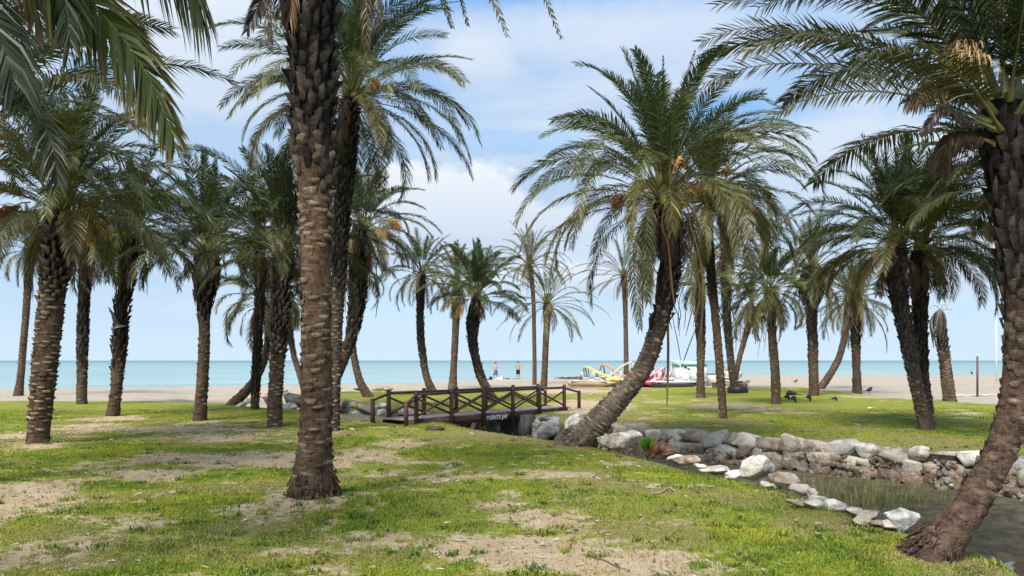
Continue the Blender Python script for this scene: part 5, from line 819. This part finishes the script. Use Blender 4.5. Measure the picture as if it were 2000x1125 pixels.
def build_people():
    J, E = body_joints(((.27, -.05, 1.16), (.06, -.20, 1.10)), ((-.27, -.05, 1.16), (-.05, -.20, 1.06)), .10)
    person('bare chested man in long blue shorts with hands held at his belly', (968-1000)/F*77, 77, R(8), J, E, (.50, .28, .20), ((.13, .20, .33), 1.0))
    J, E = body_joints(((.30, .02, 1.20), (.13, -.12, 1.02)), ((-.33, .06, 1.20), (-.17, -.02, 1.00)), .02)
    person('bare chested man in dark shorts with hand on hip, on a dark mat', (1012-1000)/F*77, 77, R(-20), J, E, (.42, .26, .18), ((.02, .022, .025), .95))
    z = hz(0, 77)
    def pos(px, Y=77.0): return ((px-1000)/F*Y, Y, hz((px-1000)/F*Y, Y))
    c = pos(1012, 76.9); mb = MB(); mb.tube([(c[0]-.5, c[1], c[2]+.02), (c[0]+.5, c[1], c[2]+.02)], .045, (.02, .02, .022), 8); v = mb.v; mb.box((c[0], c[1], c[2]+.012), (1.1, .8, .04), (.02, .02, .022)); tag(mb.build('mat', M_cloth, None, c), 'dark mat under the feet of the man with his hand on his hip', 'beach mat')
    c = pos(948, 76.5); mb = MB(); mb.box((c[0], c[1], c[2]+.03), (.85, .5, .06), (.02, .022, .03)); mb.tube(catmull([(c[0]-.4, c[1]-.1, c[2]+.06), (c[0], c[1]-.2, c[2]+.12), (c[0]+.4, c[1]-.1, c[2]+.05)], 8), .06, (.02, .022, .03), 8); tag(mb.build('towel', M_cloth, None, c), 'long dark towel lying left of the dark backpack', 'towel')
    c = pos(957.5, 76.6); root = empty('backpack', c); tag(root, 'black backpack on the sand left of the man in blue shorts', 'backpack'); rng = np.random.default_rng(4)
    mb = MB(); rock_geo(mb, (0, 0, .17), (.34, .24, .40), rng, (.012, .014, .02), 0, 3, .05, 4); mb.build('bag', M_cloth, root, smooth=True); mb = MB(); mb.tube(catmull([(-.05, 0, .34), (0, 0, .42), (.05, 0, .34)], 7), .014, (.01, .01, .01), 6); mb.build('handle', M_cloth, root)
    c = pos(976, 76.4); mb = MB(); rock_geo(mb, (c[0], c[1], c[2]+.10), (.50, .35, .26), rng, (.72, .70, .68), 0, 3, .1, 6); rock_geo(mb, (c[0]+.12, c[1], c[2]+.24), (.18, .16, .2), rng, (.72, .70, .68), 0, 2, .2, 4); tag(mb.build('bag', M_cloth, None, c), 'crumpled white beach bag at the feet of the man in blue shorts', 'bag')
    c = pos(969, 76.0); mb = MB(); mb.box((c[0], c[1], c[2]+.03), (.55, .4, .05), (.62, .42, .36)); mb.box((c[0]-.05, c[1], c[2]+.065), (.3, .3, .03), (.68, .5, .44)); tag(mb.build('towel', M_cloth, None, c), 'folded pale pink towel before the man in blue shorts', 'towel')
    c = pos(983.5, 76.6); mb = MB(); mb.tube([(c[0], c[1], c[2]), (c[0], c[1], c[2]+.20), (c[0], c[1], c[2]+.24), (c[0], c[1], c[2]+.30)], [.04, .04, .018, .018], (.03, .03, .035), 10); tag(mb.build('bottle', M_metal, None, c), 'dark bottle standing between the bag and the small black heap', 'bottle')
    c = pos(992, 76.5); mb = MB(); rock_geo(mb, (c[0]-.1, c[1], c[2]+.07), (.28, .2, .20), rng, (.015, .015, .02), 0, 2, .3, 5); rock_geo(mb, (c[0]+.12, c[1]-.1, c[2]+.05), (.34, .2, .14), rng, (.015, .015, .02), 0, 2, .3, 5); tag(mb.build('clothes_heap', M_cloth, None, c), 'small black heap of clothes between the two men', 'clothes')
build_people()

# ------------------------------------------------------------------ birds and small things
def bird(label, px, py, Y, rz, pose=0, s=1.0, col=(.035, .035, .04)):
    X = (px-1000)/F*Y; z = hz(X, Y); root = empty('pigeon', (X, Y, z), rz); tag(root, label, 'pigeon', 'pigeons on the lawn and sand'); root.scale = (s, s, s)
    mb = MB(); hx, hzz = (.15, .26) if pose == 0 else (.17, .08)
    p = catmull([(-.16, 0, .13), (-.07, 0, .145), (.03, 0, .16), (.09, 0, .18+.02*(pose == 0)), (hx-.02, 0, hzz-.03), (hx, 0, hzz)], 14); r = np.interp(np.linspace(0, 1, 14), [0, .2, .45, .65, .85, 1], [.012, .05, .075, .055, .030, .024]); mb.tube(p, r, col, 10)
    mb.tube([(hx, 0, hzz), (hx+.035, 0, hzz-.01)], [.012, .002], (.1, .09, .08), 5); mb.build('body', M_cloth, root, smooth=True)
    mb = MB(); mb.add([(-.12, -.035, .135), (-.12, .035, .135), (-.27, -.045, .11), (-.27, .045, .11), (-.12, 0, .12), (-.27, 0, .095)], [(0, 1, 2), (1, 3, 2), (0, 2, 4), (2, 5, 4), (1, 4, 3), (3, 4, 5)], np.array(col)*.8); mb.build('tail', M_cloth, root)
    for sy in (-.03, .03): mb = MB(); mb.tube([(.0, sy, .10), (.01, sy, .01), (.04, sy, .004)], .006, (.25, .08, .06), 5); mb.build('leg', M_cloth, root)
def build_small():
    bird('small dark pigeon closest to the bright ringed trunk', 1536, 783, 31.5, .4, 1); bird('large dark pigeon feeding behind the two small ones', 1547, 779, 33.0, 2.9, 1, 1.5); bird('dark pigeon feeding in front of the large one', 1549, 787, 30, -1.3, 1, 1.1)
    bird('dark pigeon alone on the grass between two trunks', 1579.5, 784, 31, -1.6, 1, 1.2); bird('upright dark pigeon beside the foot of the shaggy palm', 1697, 766, 40, .4, 0, 1.35); bird('distant pigeon standing out on the open sand', 1554, 747, 58, .3, 0, 1.2, (.10, .07, .06)); bird('farthest pigeon at the water edge near the brown post', 1898, 733, 92, 1.2, 0, 1.7); bird('flat crouching dark pigeon on the lawn left of the shaggy palm', 1629, 783, 31.3, .1, 1, .8)
    X = (1909-1000)/F*37; z = hz(X, 37); mb = MB(); mb.tube([(X, 37, z-.2), (X, 37, z+1.0), (X+.0, 37, z+1.95)], [.050, .047, .045], (.16, .095, .08), 12); tag(mb.build('post', M_wood, None, (X, 37, z)), 'brown wooden post standing alone on the sand near the right edge', 'post')
    X = (1946-1000)/F*62; z = hz(X, 62); mb = MB(); mb.tube([(X, 62, z-.2), (X, 62, z+5.1)], .045, (.74, .72, .72), 10); mb.tube([(X, 62, z+5.1), (X, 62, z+5.2)], [.06, .03], (.6, .6, .6), 10); tag(mb.build('pole', M_paint, None, (X, 62, z)), 'thin white pole at the water beside the stout right trunk', 'pole')
    a, b = G(1868, 774, -.1), G(1962, 771, -.1); mb = MB(); pts = [(a[0]+(b[0]-a[0])*t, a[1]+(b[1]-a[1])*t, hz(a[0]+(b[0]-a[0])*t, a[1]+(b[1]-a[1])*t)+.03+.01*math.sin(t*20)) for t in np.linspace(0, 1, 20)]; mb.tube(pts, .035, (.66, .63, .50), 6); tag(mb.build('boundary_tape', M_cloth, None, pts[0]), 'pale boundary tape lying on the sand at the foot of the brown post', 'tape')
    # iron ring on the lawn
    X, Y = G(850, 839); z = hz(X, Y); root = empty('drain_cover', (X, Y, z)); tag(root, 'round rusty drain cover on the lawn in front of the footbridge', 'drain cover')
    mb = MB(); an = np.linspace(0, 2*math.pi, 25); pts = [(math.cos(t)*.19, math.sin(t)*.19, .035) for t in an]; mb.tube(pts, .042, (.055, .036, .028), 8, False); mb.build('rim', M_metal, root); mb = MB(); mb.tube([(0, 0, -.03), (0, 0, .02), (0, 0, .026)], [.17, .17, .15], (.12, .07, .05), 20); mb.build('lid', M_metal, root)
    # small fan palm on the bank
    X, Y = G(1264, 893, -.25); rng = np.random.default_rng(21); b = np.array((X, Y, -.28)); root = empty('fan_palm', tuple(b)); tag(root, 'small bright green fan palm sprouting between the creek bank stones', 'fan palm')
    mb, md = MB(), MB()
    for k in range(34):
        dead = k >= 22; a = rng.uniform(0, 6.28); lean = rng.uniform(.0, .30) if not dead else rng.uniform(.3, .75); cx = .30 if dead else 0; d0 = nrm(np.array((math.cos(a)*lean+cx*.9, math.sin(a)*lean, 1-.5*lean*dead))); c0 = b+d0*rng.uniform(.10, .25)+np.array((cx*.4, 0, 0)); sd = nrm(np.cross(d0, rng.normal(0, 1, 3))); tgt = md if dead else mb
        tgt.tube([b+np.array((cx*.3, 0, 0)), c0], .008, (.12, .16, .04) if not dead else (.3, .2, .1), 4)
        for q in np.linspace(-1, 1, 13):
            v = nrm(d0*math.cos(q*.75)+sd*math.sin(q*.75)); l = rng.uniform(.18, .28); wv = np.cross(v, np.cross(d0, sd))*.011; cc = np.array((.12, .24, .025) if not dead else (.30, .16, .09))*rng.uniform(.6, 1.3)
            tgt.add([c0-wv*.3, c0+wv*.3, c0+v*l*.5+wv, c0+v*l*.5-wv, c0+v*l], [(0, 1, 2), (0, 2, 3), (3, 2, 4)], cc)
    mb.build('green_leaves', M_blade, root, b); md.build('dry_leaves', M_blade, root, b)
    # pale fallen branches
    def branch(label, P, r, col):
        pts = catmull(P, 12); mb = MB(); mb.tube(pts, np.linspace(r, r*.45, 12), col, 7); m = pts[6]; mb.tube(catmull([m, m+np.array((.08, .05, .05)), m+np.array((.2, .06, .04))], 6), np.linspace(r*.5, r*.2, 6), col, 5); tag(mb.build('branch', M_bark, None, tuple(pts[0])), label, 'branch', 'pale fallen branches in the creek')
    P = lambda px, py, z=-.64: np.array((*G(px, py, z), z))
    branch('curved pale branch lying on the mud just right of the stout palm trunk', [P(1972, 1014), P(1962, 1000, -.60), P(1956, 988, -.58), P(1964, 978, -.60)], .016, (.50, .45, .36)); branch('straight pale branch crossing the curved one on the mud', [P(1946, 987), P(1958, 1000, -.61), P(1970, 1012)], .012, (.46, .41, .33)); branch('pale stick at the right edge on the mud, upper one', [P(1976, 982), P(1990, 982, -.62), P(2015, 985)], .014, (.5, .46, .38)); branch('pale stick at the right edge on the mud, lower one', [P(1994, 1010), P(2008, 1006, -.62), P(2020, 1005)], .013, (.5, .46, .38))
    P0 = lambda px, py: np.array((*G(px, py, 0), hz(*G(px, py, 0))+.015))
    pts = catmull([P0(1270, 968), P0(1292, 966), P0(1306, 960)+np.array((0, 0, .03)), P0(1318, 964)], 12); mb = MB(); mb.tube(pts, np.linspace(.008, .014, 12), (.42, .33, .24), 6); tag(mb.build('twig', M_bark, None, tuple(pts[0])), 'crooked pale twig lying on the lawn before the creek', 'twig')
    pts = catmull([P0(1150, 1090), P0(1180, 1100), P0(1205, 1112), P0(1230, 1118)], 12); mb = MB(); mb.tube(pts, np.linspace(.007, .003, 12), (.22, .16, .11), 5); tag(mb.build('twig', M_bark, None, tuple(pts[0])), 'thin dark twig on the bare soil at the bottom of the picture', 'twig')
    X, Y = G(1700, 799, 0); z = hz(X, Y); mb = MB(); mb.box((X, Y, z+.03), (.17, .08, .045), (.72, .70, .60), np.array(Matrix.Rotation(.3, 3, 'Y'))); mb.box((X+.03, Y-.04, z+.055), (.08, .05, .02), (.7, .68, .58)); tag(mb.build('litter', M_paint, None, (X, Y, z)), 'scrap of white litter on the lawn in front of the shaggy palm', 'litter')
    X = (1112-1000)/F*72; z = hz(X, 72); rng = np.random.default_rng(8); mb = MB()
    for k in range(14): x = X+rng.normal(0, .6); mb.tube(catmull([(x-.4, 72+rng.normal(0, .2), z+.03), (x, 72, z+.12+.1*rng.random()), (x+.5, 72+rng.normal(0, .2), z+.03)], 7), .035, np.array((.12, .085, .065))*rng.uniform(.6, 1.3), 5)
    tag(mb.build('driftwood', M_bark, None, (X, 72, z)), 'flat dark heap of driftwood on the sand left of the boats', 'driftwood')
build_small()
